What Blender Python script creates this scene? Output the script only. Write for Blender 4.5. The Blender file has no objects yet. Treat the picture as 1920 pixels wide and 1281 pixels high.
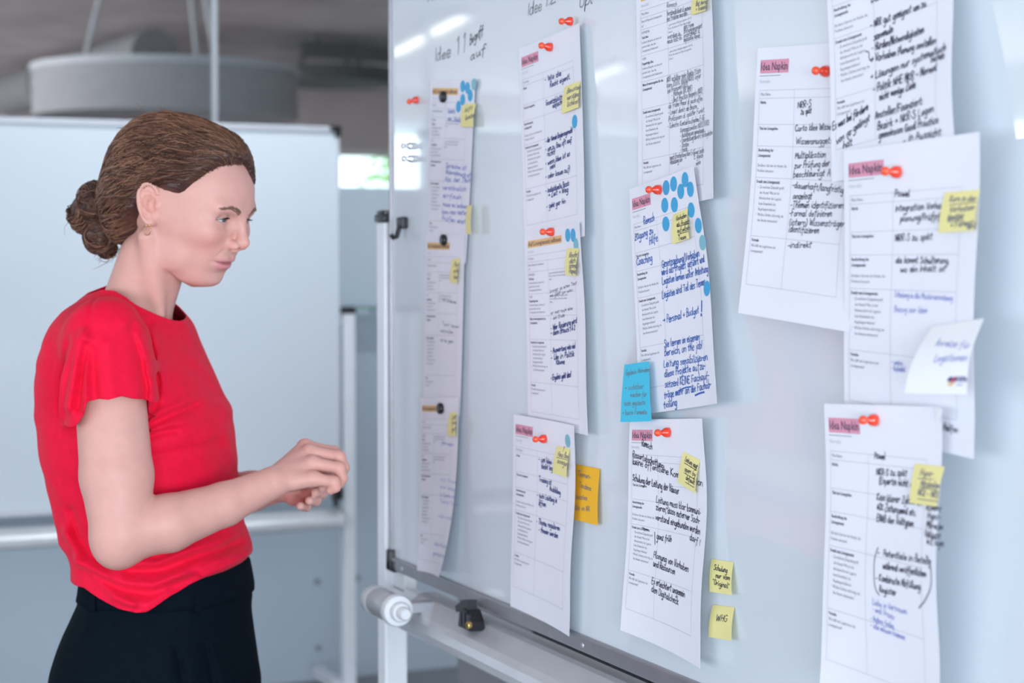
import bpy, bmesh, math, random
import numpy as np
from mathutils import Vector, Matrix

# ---------------------------------------------------------------- camera, world, lights, exposure
SC = bpy.context.scene
COL = SC.collection
FPX = 3500.0                          # focal length in pixels of a 1920 x 1281 frame
PITCH = math.atan(160.0 / FPX)
YAW = math.radians(24.36)
CH = 1.51                             # camera height
BX = 1.16                             # plane of the main whiteboard (it faces -X)

cam_d = bpy.data.cameras.new('camera')
cam = bpy.data.objects.new('camera', cam_d)
COL.objects.link(cam)
cam.location = (0, 0, CH)
cam.rotation_euler = (math.pi / 2 - PITCH, 0, -YAW)
cam_d.sensor_fit = 'HORIZONTAL'
cam_d.sensor_width = 36.0
cam_d.lens = FPX / 1920.0 * 36.0
cam_d.clip_start = 0.05
cam_d.dof.use_dof = True
cam_d.dof.focus_distance = 2.36
cam_d.dof.aperture_fstop = 4.6
SC.camera = cam

SC.view_settings.view_transform = 'Standard'
SC.view_settings.look = 'None'
SC.view_settings.gamma = 1.0
SC.view_settings.use_curve_mapping = False
SC.view_settings.exposure = 0.24

world = bpy.data.worlds.new('daylight_sky')
SC.world = world
world.use_nodes = True
wn = world.node_tree
wn.nodes.clear()
wo = wn.nodes.new('ShaderNodeOutputWorld')
wb = wn.nodes.new('ShaderNodeBackground')
wb.inputs['Color'].default_value = (0.86, 0.93, 1.0, 1)
wb.inputs['Strength'].default_value = 3.0
wn.links.new(wb.outputs[0], wo.inputs[0])


def area(name, loc, rot, sx, sy, power, color):
    d = bpy.data.lights.new(name, 'AREA')
    d.shape = 'RECTANGLE'
    d.size, d.size_y = sx, sy
    d.energy = power
    d.color = color
    o = bpy.data.objects.new(name, d)
    COL.objects.link(o)
    o.location = loc
    o.rotation_euler = rot
    return o


# daylight entering through the window openings of the room and of the room beyond the glass, then an added fill
DAY = (0.80, 0.90, 1.0)
area('window_daylight_rear', (-0.3, -2.9, 1.35), (math.radians(90), 0, 0), 4.6, 1.45, 192, DAY)
area('window_daylight_side', (-3.3, 0.9, 1.35), (math.radians(90), 0, math.radians(-90)), 5.6, 1.45, 74, DAY)
area('window_daylight_far', (-5.0, 15.9, 1.8), (math.radians(90), 0, math.radians(180)), 2.8, 1.6, 120, DAY)
area('added_far_side_fill', (-7.4, 11.2, 1.7), (math.radians(90), 0, math.radians(-90)), 7.0, 1.7, 640, (1.0, 0.96, 0.97))  # added fill to brighten the room beyond the glass

# ---------------------------------------------------------------- helpers
rng = random.Random(7)
CY, SY_ = math.cos(YAW), math.sin(YAW)
CPH, SPH = math.cos(PITCH), math.sin(PITCH)


def cam2world(lat, d, z):
    return np.array([lat * CY + d * SY_, -lat * SY_ + d * CY, z])


def project(P):
    P = np.asarray(P, float)
    lat = P[..., 0] * CY - P[..., 1] * SY_
    d = P[..., 0] * SY_ + P[..., 1] * CY
    h = P[..., 2] - CH
    zc = d * CPH - h * SPH
    yu = h * CPH + d * SPH
    return np.stack([960 + FPX * lat / zc, 640.5 - FPX * yu / zc], -1)


def ray(px, py):
    a, b = (px - 960) / FPX, (640.5 - py) / FPX
    d, h = CPH + b * SPH, b * CPH - SPH
    return np.array([a * CY + d * SY_, -a * SY_ + d * CY, h])


def on_board(px, py, gap=0.0):
    r = ray(px, py)
    return np.array([0, 0, CH]) + r * ((BX - gap) / r[0])


def unproj(px, py, d):
    """point at horizontal depth d in the camera's horizontal frame (lat, depth, z)"""
    t = (640.5 - py) / FPX
    h = d * (t * CPH - SPH) / (CPH + t * SPH)
    zc = d * CPH - h * SPH
    return np.array([(px - 960) / FPX * zc, d, CH + h])


MATS = {}


def mat(name, color, rough=0.5, spec=0.5, metal=0.0, noise=0.0, nscale=20.0, bump=0.0, bscale=60.0,
        coat=0.0, trans=0.0, emit=0.0, sheen=0.0, sss=0.0, attr=None, ior=1.5):
    if name in MATS:
        return MATS[name]
    m = bpy.data.materials.new(name)
    m.use_nodes = True
    nt = m.node_tree
    b = nt.nodes['Principled BSDF']
    b.inputs['Roughness'].default_value = rough
    b.inputs['Specular IOR Level'].default_value = spec
    b.inputs['Metallic'].default_value = metal
    b.inputs['IOR'].default_value = ior
    b.inputs['Coat Weight'].default_value = coat
    b.inputs['Coat Roughness'].default_value = 0.05
    b.inputs['Transmission Weight'].default_value = trans
    b.inputs['Sheen Weight'].default_value = sheen
    if sss:
        b.inputs['Subsurface Weight'].default_value = sss
        b.inputs['Subsurface Radius'].default_value = (0.012, 0.004, 0.002)
        b.inputs['Subsurface Scale'].default_value = 1.0
    c = tuple(color) + (1,)
    b.inputs['Base Color'].default_value = c
    if emit:
        b.inputs['Emission Color'].default_value = c
        b.inputs['Emission Strength'].default_value = emit
    tc = nt.nodes.new('ShaderNodeTexCoord')
    src = None
    if attr:
        a = nt.nodes.new('ShaderNodeAttribute')
        a.attribute_name = attr
        src = a.outputs['Color']
    if noise:
        n = nt.nodes.new('ShaderNodeTexNoise')
        n.inputs['Scale'].default_value = nscale
        n.inputs['Detail'].default_value = 4
        nt.links.new(tc.outputs['Object'], n.inputs['Vector'])
        mr = nt.nodes.new('ShaderNodeMapRange')
        mr.inputs['From Min'].default_value = 0.3
        mr.inputs['From Max'].default_value = 0.7
        mr.inputs['To Min'].default_value = 1 - noise
        mr.inputs['To Max'].default_value = 1 + noise
        nt.links.new(n.outputs['Fac'], mr.inputs['Value'])
        mx = nt.nodes.new('ShaderNodeMix')
        mx.data_type = 'RGBA'
        mx.blend_type = 'MULTIPLY'
        mx.inputs[0].default_value = 1.0
        mx.inputs[6].default_value = c
        if src:
            nt.links.new(src, mx.inputs[6])
        nt.links.new(mr.outputs['Result'], mx.inputs[7])
        src = mx.outputs[2]
    if src:
        nt.links.new(src, b.inputs['Base Color'])
    if bump:
        n2 = nt.nodes.new('ShaderNodeTexNoise')
        n2.inputs['Scale'].default_value = bscale
        n2.inputs['Detail'].default_value = 3
        nt.links.new(tc.outputs['Object'], n2.inputs['Vector'])
        bp = nt.nodes.new('ShaderNodeBump')
        bp.inputs['Strength'].default_value = bump
        bp.inputs['Distance'].default_value = 0.002
        nt.links.new(n2.outputs['Fac'], bp.inputs['Height'])
        nt.links.new(bp.outputs['Normal'], b.inputs['Normal'])
    MATS[name] = m
    return m


def thin_glass(name, tint=(0.92, 0.96, 0.95)):
    m = bpy.data.materials.new(name)
    m.use_nodes = True
    nt = m.node_tree
    nt.nodes.clear()
    out = nt.nodes.new('ShaderNodeOutputMaterial')
    tr = nt.nodes.new('ShaderNodeBsdfTransparent')
    tr.inputs[0].default_value = tint + (1,)
    gl = nt.nodes.new('ShaderNodeBsdfGlossy')
    gl.inputs['Roughness'].default_value = 0.02
    fr = nt.nodes.new('ShaderNodeFresnel')
    fr.inputs['IOR'].default_value = 1.45
    mx = nt.nodes.new('ShaderNodeMixShader')
    nt.links.new(fr.outputs[0], mx.inputs[0])
    nt.links.new(tr.outputs[0], mx.inputs[1])
    nt.links.new(gl.outputs[0], mx.inputs[2])
    nt.links.new(mx.outputs[0], out.inputs[0])
    MATS[name] = m
    return m


def tag(o, label=None, cat=None, group=None, kind=None):
    if label: o['label'] = label
    if cat: o['category'] = cat
    if group: o['group'] = group
    if kind: o['kind'] = kind
    return o


def empty(name, loc=(0, 0, 0), rz=0.0):
    o = bpy.data.objects.new(name, None)
    COL.objects.link(o)
    o.location = tuple(float(a) for a in loc)
    o.rotation_euler = (0, 0, rz)
    o.empty_display_size = 0.05
    return o


def link(name, me, m=None, parent=None, smooth=False):
    o = bpy.data.objects.new(name, me)
    COL.objects.link(o)
    if m is not None:
        for k in (m if isinstance(m, (list, tuple)) else [m]):
            me.materials.append(k)
    if smooth:
        me.polygons.foreach_set('use_smooth', np.ones(len(me.polygons), bool))
    if parent is not None:
        o.parent = parent
    return o


class MB:
    """collects shapes into one mesh"""
    def __init__(self):
        self.v, self.f, self.mi, self.cur = [], [], [], 0

    def add(self, verts, faces):
        n = len(self.v)
        self.v += [tuple(float(c) for c in p) for p in verts]
        self.f += [tuple(i + n for i in f) for f in faces]
        self.mi += [self.cur] * len(faces)
        return self

    def box(self, a, b, bev=0.0):
        x0, y0, z0 = a
        x1, y1, z1 = b
        if bev <= 0:
            v = [(x, y, z) for z in (z0, z1) for y in (y0, y1) for x in (x0, x1)]
            f = [(0, 2, 3, 1), (4, 5, 7, 6), (0, 1, 5, 4), (2, 6, 7, 3), (0, 4, 6, 2), (1, 3, 7, 5)]
            return self.add(v, f)
        bm = bmesh.new()
        bmesh.ops.create_cube(bm, size=1)
        for vv in bm.verts:
            vv.co = Vector((x0 + (vv.co.x + .5) * (x1 - x0), y0 + (vv.co.y + .5) * (y1 - y0), z0 + (vv.co.z + .5) * (z1 - z0)))
        bmesh.ops.bevel(bm, geom=bm.edges[:], offset=bev, segments=2, affect='EDGES', profile=0.5)
        bm.verts.index_update()
        self.add([vv.co for vv in bm.verts], [tuple(q.index for q in ff.verts) for ff in bm.faces])
        bm.free()
        return self

    def lathe(self, prof, center, axis, n=20):
        """prof: list of (radius, distance along axis)"""
        ax = Vector(axis).normalized()
        t = Vector((0, 0, 1)) if abs(ax.z) < 0.9 else Vector((1, 0, 0))
        u = ax.cross(t).normalized()
        w = ax.cross(u)
        c = Vector(center)
        vs, fs = [], []
        for r, h in prof:
            for i in range(n):
                a = 2 * math.pi * i / n
                vs.append(c + ax * h + (u * math.cos(a) + w * math.sin(a)) * max(r, 1e-5))
        for j in range(len(prof) - 1):
            for i in range(n):
                k = (i + 1) % n
                fs.append((j * n + i, j * n + k, (j + 1) * n + k, (j + 1) * n + i))
        fs.append(tuple(range(n - 1, -1, -1)))
        fs.append(tuple(range((len(prof) - 1) * n, len(prof) * n)))
        return self.add(vs, fs)

    def tube(self, pts, r, n=8, closed=False):
        P = [Vector(p) for p in pts]
        R = r if isinstance(r, (list, tuple, np.ndarray)) else [r] * len(P)
        vs, fs = [], []
        up = Vector((0, 0, 1))
        for i, p in enumerate(P):
            a = P[(i - 1) % len(P)] if (closed or i > 0) else p
            b = P[(i + 1) % len(P)] if (closed or i < len(P) - 1) else p
            t = (b - a).normalized()
            u = t.cross(up)
            if u.length < 1e-3: u = t.cross(Vector((1, 0, 0)))
            u.normalize()
            w = u.cross(t)
            for k in range(n):
                an = 2 * math.pi * k / n
                vs.append(p + (u * math.cos(an) + w * math.sin(an)) * R[i])
        m = len(P)
        for j in range(m if closed else m - 1):
            for k in range(n):
                k2 = (k + 1) % n
                j2 = (j + 1) % m
                fs.append((j * n + k, j * n + k2, j2 * n + k2, j2 * n + k))
        if not closed:
            fs.append(tuple(range(n - 1, -1, -1)))
            fs.append(tuple(range((m - 1) * n, m * n)))
        return self.add(vs, fs)

    def prism(self, prof, a, b, axis='x'):
        """extrude a closed 2-D profile of (p, q) along an axis; p, q are the other two coordinates in order"""
        n = len(prof)
        vs = []
        for t in (a, b):
            for p, q in prof:
                vs.append({'x': (t, p, q), 'y': (p, t, q), 'z': (p, q, t)}[axis])
        fs = [(i, (i + 1) % n, n + (i + 1) % n, n + i) for i in range(n)]
        fs += [tuple(range(n - 1, -1, -1)), tuple(range(n, 2 * n))]
        return self.add(vs, fs)

    def build(self, name, m=None, parent=None, smooth=False, recalc=True):
        me = bpy.data.meshes.new(name)
        me.from_pydata(self.v, [], self.f)
        if any(self.mi):
            me.polygons.foreach_set('material_index', self.mi)
        if recalc:
            bm = bmesh.new()
            bm.from_mesh(me)
            bmesh.ops.recalc_face_normals(bm, faces=bm.faces)
            bm.to_mesh(me)
            bm.free()
        me.update()
        o = link(name, me, m, parent, smooth)
        if smooth:
            try:
                me.set_sharp_from_angle(angle=math.radians(40))
            except Exception:
                pass
        return o


def struct(name, mb, m, parent=None):
    o = mb.build(name, m, parent)
    if parent is None:
        o['kind'] = 'structure'
    return o


M_white_plastic = mat('white_plastic', (0.86, 0.88, 0.9), 0.35)
M_black_plastic = mat('black_plastic', (0.012, 0.012, 0.016), 0.38)
M_alu = mat('anodised_aluminium', (0.58, 0.6, 0.64), 0.38, metal=0.6, noise=0.04, nscale=40)
M_frame = mat('brushed_frame_metal', (0.36, 0.35, 0.38), 0.36, metal=0.5, noise=0.06, nscale=30)
M_post = mat('white_powder_coat', (0.86, 0.89, 0.93), 0.4, noise=0.02)
M_tray = mat('tray_aluminium', (0.68, 0.7, 0.73), 0.3, metal=0.35, noise=0.04, nscale=15)
M_board = mat('enamel_whiteboard', (0.715, 0.775, 0.825), 0.045, spec=0.5, noise=0.012, nscale=3)
M_brass = mat('brass', (0.7, 0.5, 0.18), 0.3, metal=0.9)
# ---------------------------------------------------------------- the room
M_wall = mat('painted_wall', (0.62, 0.64, 0.66), 0.8, noise=0.03, nscale=4, bump=0.1)
M_ceil = mat('concrete_ceiling', (0.60, 0.52, 0.53), 0.85, noise=0.18, nscale=2.5, bump=0.2, bscale=20)
M_floor = mat('grey_floor', (0.26, 0.27, 0.29), 0.6, noise=0.08, nscale=6)
M_frost = mat('frosted_film', (0.60, 0.69, 0.77), 0.3, spec=0.45, noise=0.03, nscale=1.2)
M_glass = thin_glass('clear_glass')
M_mull = mat('glass_joint_profile', (0.5, 0.52, 0.55), 0.4)
M_winfr = mat('window_frame_paint', (0.7, 0.72, 0.74), 0.5)
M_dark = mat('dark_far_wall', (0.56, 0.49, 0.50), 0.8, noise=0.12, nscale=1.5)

YG = 6.3       # glass partition
YF = 16.0      # far wall of the room beyond
ZC = 3.0       # ceiling
XL, XR = -3.4, 3.6
XL2, XR2 = -7.5, 8.5

struct('floor', MB().box((XL2 - .1, -3.1, -0.12), (XR2 + .1, YF + .1, 0)), M_floor)
struct('ceiling', MB().box((XL2 - .1, -3.1, ZC), (XR2 + .1, YF + .1, ZC + 0.15)), M_ceil)


def wall_with_openings(name, axis, c0, c1, lo, hi, z1, openings, m):
    """wall slab along an axis with rectangular openings (a, b, zlo, zhi)"""
    mb = MB()
    cuts = sorted(set([lo, hi] + [q for o in openings for q in o[:2]]))
    for a, b in zip(cuts[:-1], cuts[1:]):
        op = [o for o in openings if o[0] <= a + 1e-6 and o[1] >= b - 1e-6]
        spans = [(0, z1)] if not op else [(0, op[0][2]), (op[0][3], z1)]
        for za, zb in spans:
            if zb - za < 1e-4: continue
            if axis == 'x': mb.box((a, c0, za), (b, c1, zb))
            else: mb.box((c0, a, za), (c1, b, zb))
    return struct(name, mb, m)


def window(name, axis, c, a, b, z0, z1, nbay):
    """a framed window in an opening; frame, bars and panes are parts"""
    t = 0.03
    root = empty(name, ((a + b) / 2, c, z0) if axis == 'x' else (c, (a + b) / 2, z0))
    root['kind'] = 'structure'
    w = (b - a) / 2
    h = z1 - z0
    def bx(mb, p, q, za, zb, tt):
        if axis == 'x': mb.box((p, -tt, za), (q, tt, zb))
        else: mb.box((-tt, p, za), (tt, q, zb))
    mb = MB()
    bx(mb, -w, w, 0, .06, t); bx(mb, -w, w, h - .06, h, t)
    bx(mb, -w, -w + .06, .06, h - .06, t); bx(mb, w - .06, w, .06, h - .06, t)
    mb.build('window_frame', M_winfr, root)
    for i in range(nbay):
        p, q = -w + 2 * w * i / nbay, -w + 2 * w * (i + 1) / nbay
        if i:
            mb = MB(); bx(mb, p - .025, p + .025, .06, h - .06, t * .8)
            mb.build('window_bar', M_winfr, root)
        mb = MB(); bx(mb, p + .03, q - .03, .065, h - .065, .004)
        mb.build('window_pane', M_glass, root)
    return root


wall_with_openings('wall_front', 'x', -3.1, -3.0, XL2, XR2, ZC, [(-2.7, 2.1, 0.58, 2.12)], M_wall)
window('window_1', 'x', -3.05, -2.7, 2.1, 0.58, 2.12, 4)
wall_with_openings('wall_left', 'y', XL - .1, XL, -3.0, YG, ZC, [(-2.0, 3.8, 0.58, 2.12)], M_wall)
window('window_2', 'y', XL - .05, -2.0, 3.8, 0.58, 2.12, 5)
struct('wall_right', MB().box((XR, -3.0, 0), (XR + .1, YG, ZC)), M_wall)
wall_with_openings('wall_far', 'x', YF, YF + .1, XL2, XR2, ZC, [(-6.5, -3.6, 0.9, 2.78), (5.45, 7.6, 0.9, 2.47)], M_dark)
window('window_3', 'x', YF + .05, -6.5, -3.6, 0.9, 2.78, 3)
window('window_4', 'x', YF + .05, 5.45, 7.6, 0.9, 2.47, 2)
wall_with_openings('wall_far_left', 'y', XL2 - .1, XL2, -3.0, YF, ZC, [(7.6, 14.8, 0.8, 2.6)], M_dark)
window('added_fill_window', 'y', XL2 - .05, 7.6, 14.8, 0.8, 2.6, 6)  # unseen window added to go with the far room fill light
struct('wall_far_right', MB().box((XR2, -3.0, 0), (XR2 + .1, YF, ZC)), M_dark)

# glass partition: frosted film below, clear glass above, thin upright joints
ZF = 1.755
pr = empty('wall_back', ((XL + XR) / 2, YG, 0))
pr['kind'] = 'structure'
xc = (XL + XR) / 2
joints = [XL, -2.35, -1.2, -0.20, 0.78, 1.728, 2.66, XR]
for i, (a, b) in enumerate(zip(joints[:-1], joints[1:])):
    MB().box((a + .0015 - xc, -.008, 0.0), (b - .0015 - xc, .008, ZF)).build('frosted_panel', M_frost, pr)
    MB().box((a + .009 - xc, -.006, ZF), (b - .009 - xc, .006, ZC)).build('glass_pane', M_glass, pr)
    if i:
        MB().box((a - .009 - xc, -.012, ZF), (a + .009 - xc, .012, ZC)).build('joint_profile', M_mull, pr)
MB().box((XL - xc, -.02, ZC - .04), (XR - xc, .02, ZC)).build('head_profile', M_mull, pr)
# small fixings on the frosted panels
for px, py in ((595, 1091), (597, 1215), (670, 1084)):
    r = ray(px, py); p = np.array([0, 0, CH]) + r * ((YG - .012) / r[1])
    MB().lathe([(.0, 0), (.011, 0), (.011, .006), (.009, .008), (0, .008)], (p[0] - xc, -.016, p[2]), (0, 1, 0), 14).build(
        'glass_fixing', mat('fixing_grey', (.30, .36, .41), .4), pr)

# pale green glass shelf edge that shows between the two board posts
r = ray(665, 577); a = np.array([0, 0, CH]) + r * (6.2 / r[1])
r = ray(712, 577); b = np.array([0, 0, CH]) + r * (6.2 / r[1])
sh = empty('glass_shelf', ((a[0] + b[0]) / 2, 6.22, a[2]))
tag(sh, 'narrow green-edged glass shelf fixed to the frosted partition', 'shelf')
w = (b[0] - a[0]) / 2 + .02
MB().box((-w, -.05, -.005), (w, .045, .005), .001).build('shelf_plate', mat('green_glass_edge', (.30, .50, .43), .15), sh)
for s in (-1, 1):
    MB().box((s * w * .7 - .008, .02, -.014), (s * w * .7 + .008, .072, -.005), .002).build('shelf_bracket', M_alu, sh)

# ---- things in the room beyond the glass
M_drum = mat('grey_felt_drum', (0.36, 0.345, 0.375), 0.9, noise=0.05)
M_drum_rim = mat('pale_rim', (0.52, 0.52, 0.57), 0.6)


def world_at(px, py, y):
    r = ray(px, py)
    return np.array([0, 0, CH]) + r * (y / r[1])


def pendant(px, py, y, rad, h, label, mside, mrim, rods=3):
    c = world_at(px, py, y)
    root = empty('drum_pendant', c)
    tag(root, label, 'ceiling lamp', 'round drum pendants beyond the glass')
    MB().lathe([(0.0, 0.0), (rad, 0.0), (rad, h), (0.0, h)], (0, 0, -h), (0, 0, 1), 64).build('drum_shade', mside, root, True)
    MB().lathe([(rad - .02, 0), (rad + .012, 0), (rad + .012, .035), (rad - .02, .035)], (0, 0, 0), (0, 0, 1), 64).build('rim', mrim, root, True)
    for k in range(rods):
        a = 2 * math.pi * k / rods + .9
        p = (math.cos(a) * rad * .62, math.sin(a) * rad * .62, .03)
        MB().tube([p, (p[0] * .75, p[1] * .75, ZC - c[2])], .014, 8).build('suspension_rod', mrim, root)
    MB().lathe([(0, 0), (.16, 0), (.16, .05), (0, .05)], (0, 0, ZC - c[2] - .05), (0, 0, 1), 24).build('ceiling_rose', mrim, root)
    return root


pendant(312, 140, 10.2, 0.72, 0.24, 'large pale grey drum pendant hanging beyond the glass above the back whiteboard', M_drum, M_drum_rim)
pendant(630, 140, 12.6, 0.42, 0.07, 'small dark disc pendant beyond the glass right of the large drum', mat('dark_disc', (.06, .06, .055), .7), mat('dark_disc_rim', (.09, .08, .07), .6))

# ducts and beams under the far ceiling
M_beam = mat('dark_steel_beam', (0.10, 0.095, 0.09), 0.6, noise=0.1)
def beam(name, p0, p1, hw, hh, m, label, cat='beam'):
    p0, p1 = np.array(p0), np.array(p1)
    c = (p0 + p1) / 2
    d = (p1 - p0)[:2]
    L = np.linalg.norm(d)
    root = empty(name, c, math.atan2(d[1], d[0]))
    tag(root, label, cat)
    MB().box((-L / 2, -hw, -hh), (L / 2, hw, -hh + .012)).box((-L / 2, -hw, hh - .012), (L / 2, hw, hh)).box((-L / 2, -.008, -hh), (L / 2, .008, hh)).build('beam_profile', m, root)
    for s in (-1, 1):
        MB().box((s * L * .4 - .01, -.01, hh), (s * L * .4 + .01, .01, ZC - c[2])).build('hanger', m, root)
    return root
a = world_at(565, 92, 12.0); b = world_at(760, 108, 12.0)
beam('steel_beam', (a[0], 12.0, a[2]), (b[0] + .5, 12.2, a[2]), .07, .05, M_beam, 'dark brown steel beam below the far ceiling at upper right')
a = world_at(90, 160, 13.5); b = world_at(230, 40, 11.0)
M_duct = mat('galvanised_duct', (0.24, 0.24, 0.26), 0.6, noise=0.06)
dr = empty('air_duct', ((a[0] + b[0]) / 2, 13.4, 2.78))
tag(dr, 'round galvanised air duct under the far ceiling at upper left', 'duct')
MB().lathe([(0, 0), (.16, 0), (.16, 3.4), (0, 3.4)], (0.35, -1.7, 0), (-.1, 1, 0), 24).build('duct_pipe', M_duct, dr, True)
for t in (-.6, .6):
    MB().lathe([(.16, 0), (.175, 0), (.175, .04), (.16, .04)], (.18 - t * .1, t, 0), (-.1, 1, 0), 24).build('duct_collar', M_duct, dr, True)
# pale cupboards along the far wall behind the glass
c = world_at(560, 240, 15.4); d_ = world_at(770, 240, 15.4)
cb = empty('wall_cupboard', ((c[0] + d_[0]) / 2, 15.7, 0))
tag(cb, 'pale grey tall cupboard against the far wall below the bright window', 'cupboard')
w = (d_[0] - c[0]) / 2
MB().box((-w, -.25, 0), (w, .25, 2.08), .004).build('cupboard_body', mat('pale_laminate', (.5, .53, .54), .5), cb)
for k in range(2):
    x0 = -w + w * k
    dd = MB().box((x0 + .01, -.27, .08), (x0 + w - .01, -.25, 2.05), .003).build('cupboard_door', mat('pale_laminate_door', (.52, .55, .56), .45), cb)
    MB().box((x0 + w * (.9 - .8 * k) - .008, -.295, 1.0), (x0 + w * (.9 - .8 * k) + .008, -.27, 1.16), .003).build('door_handle', M_alu, dd)

# linear ceiling lamps of the far room (seen mirrored in the glossy board)
M_tube = mat('lit_diffuser', (1.0, 0.93, 0.86), 0.5, emit=7.0)
for i, (xa, ya, xb, yb, w, lab) in enumerate((
        (-2.09, 10.45, -2.29, 11.70, .035, 'lit linear ceiling lamp beyond the glass, nearer of the left pair'),
        (-2.31, 11.78, -2.44, 12.60, .035, 'lit linear ceiling lamp beyond the glass, farther of the left pair'),
        (-4.30, 12.6, -4.65, 14.0, .03, 'lit linear ceiling lamp beyond the glass, far left row'))):
    lr = empty('linear_lamp', ((xa + xb) / 2, (ya + yb) / 2, 2.975), math.atan2(xa - xb, yb - ya))
    tag(lr, lab, 'ceiling lamp', 'linear ceiling lamps')
    L = math.hypot(xb - xa, yb - ya) / 2
    MB().box((-w - .01, -L, -.02), (w + .01, L, .02), .004).build('lamp_housing', M_alu, lr)
    MB().box((-w, -L + .01, -.03), (w, L - .01, -.02)).build('lamp_diffuser', M_tube, lr)

# added lamps, out of view, that brighten the back whiteboards and partition
for x, lab in ((-0.9, 'left added fill lamp, out of view above the back whiteboards'), (1.75, 'right added fill lamp, out of view above the back whiteboards')):
    lr = empty('added_fill_lamp', (x, 4.95, 2.97))
    tag(lr, lab, 'ceiling lamp', 'added fill lamps')
    MB().box((-.62, -.07, -.02), (.62, .07, .03), .004).build('lamp_housing', M_alu, lr)
    MB().box((-.6, -.05, -.028), (.6, .05, -.02)).build('lamp_diffuser', mat('fill_lamp_diffuser', (.9, .95, 1.0), .5, emit=4.0), lr)
    al = area('added_fill_lamp_light', (x, 4.95, 2.93), (math.radians(12), 0, 0), 1.2, .1, 13, (0.86, 0.93, 1.0))

# garden tree outside the far right window
tr = empty('garden_tree', (7.40, 19.0, 0))
tag(tr, 'leafy green tree outside the far window', 'tree')
MB().tube([(0, 0, 0), (.03, 0, 1.0), (0, .05, 1.9), (.1, 0, 2.6)], [.09, .07, .05, .02], 10).build('trunk', mat('bark', (.12, .09, .06), .9), tr, True)
lv = MB()
for i in range(900):
    a, b, q = rng.uniform(0, 6.28), rng.uniform(-1, 1), rng.uniform(.35, 1) ** .5
    c = Vector((math.cos(a) * .62 * q * math.sqrt(1 - b * b), math.sin(a) * .62 * q, 2.15 + b * .8 * q))
    u = Vector((rng.gauss(0, 1), rng.gauss(0, 1), rng.gauss(0, 1))).normalized()
    w = u.orthogonal().normalized()
    s = rng.uniform(.04, .075)
    lv.add([c - u * s, c + w * s * .5, c + u * s, c - w * s * .5], [(0, 1, 2, 3)])
tag(lv.build('foliage', mat('leaf_green', (.16, .36, .05), .6, noise=.3, nscale=5), tr, recalc=False), kind='stuff')
# ---------------------------------------------------------------- revolving whiteboards on stands
def make_board(label, loc, rz, w, h, zb, frame_m, lip=0.015):
    root = empty('whiteboard', loc, rz)
    tag(root, label, 'whiteboard')
    hw, zt = w / 2, zb + h
    MB().box((-hw + .004, 0, zb + .004), (hw - .004, .018, zt - .004)).build('writing_surface', M_board, root)
    # frame rails stand a little proud of the enamel
    def rail(a, b):
        MB().box(a, b, .002).build('frame_rail', frame_m, root)
    rail((-hw + .012, -.008, zb), (hw - .012, .022, zb + lip))
    rail((-hw + .012, -.008, zt - lip), (hw - .012, .022, zt))
    rail((-hw, -.005, zb + .012), (-hw + .008, .022, zt - .012))
    rail((hw - .008, -.005, zb + .012), (hw, .022, zt - .012))
    for sx in (-1, 1):
        for z, s in ((zb, 1), (zt, -1)):
            mb = MB()
            mb.box((min(sx * hw + sx * .003, sx * hw - sx * .016), -.011, min(z - s * .003, z + s * .034)), (max(sx * hw + sx * .003, sx * hw - sx * .016), .025, max(z - s * .003, z + s * .034)), .003)
            mb.box((min(sx * hw + sx * .003, sx * hw - sx * .034), -.011, min(z - s * .003, z + s * .016)), (max(sx * hw + sx * .003, sx * hw - sx * .034), .025, max(z - s * .003, z + s * .016)), .003)
            mb.build('corner_cap', M_black_plastic, root, True)
    zm = zb + h / 2
    for sx in (-1, 1):
        x0, x1 = sorted((sx * (hw + .009), sx * (hw + .049)))
        MB().box((x0, -.01, .09), (x1, .033, zm), .004).build('post', M_post, root)
        MB().box((x0 - .003, -.013, zm), (x1 + .003, .036, zm + .014), .003).box((x0 - .001, -.011, zm + .012), (x1 + .001, .034, zm + .022), .008).build('post_cap', M_black_plastic, root, True)
        MB().lathe([(0, 0), (.012, 0), (.012, .03), (0, .03)], (sx * (hw - .004), .012, zm - .03), (sx, 0, 0), 16).build('pivot', M_alu, root, True)
        # foot with castors
        MB().box((x0, -.31, .065), (x1, .33, .105), .006).build('foot', M_post, root)
        for yy in (-.27, .29):
            c = MB()
            c.lathe([(0, 0), (.03, 0), (.03, .02), (0, .02)], (sx * (hw + .029) - .01, yy, .03), (1, 0, 0), 18)
            c.box((sx * (hw + .029) - .014, yy - .01, .03), (sx * (hw + .029) + .014, yy + .01, .066))
            c.build('castor', M_black_plastic, root, True)
    return root


def add_tray(root, hw, z, depth=.085, x0=None):
    """extruded pen tray: back lip, trough, rounded front"""
    k = depth / .085
    prof = [(.030, z + .016), (.024, z + .020), (.000, z + .020), (-.010 * k, z + .017), (-.046 * k, z - .002), (-.058 * k, z - .011), (-.065 * k, z - .022), (-.064 * k, z - .033), (-.052 * k, z - .040), (.02, z - .040), (.03, z - .032)]
    MB().prism(prof, -hw if x0 is None else x0, hw, 'x').build('tray', M_tray, root)


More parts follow.
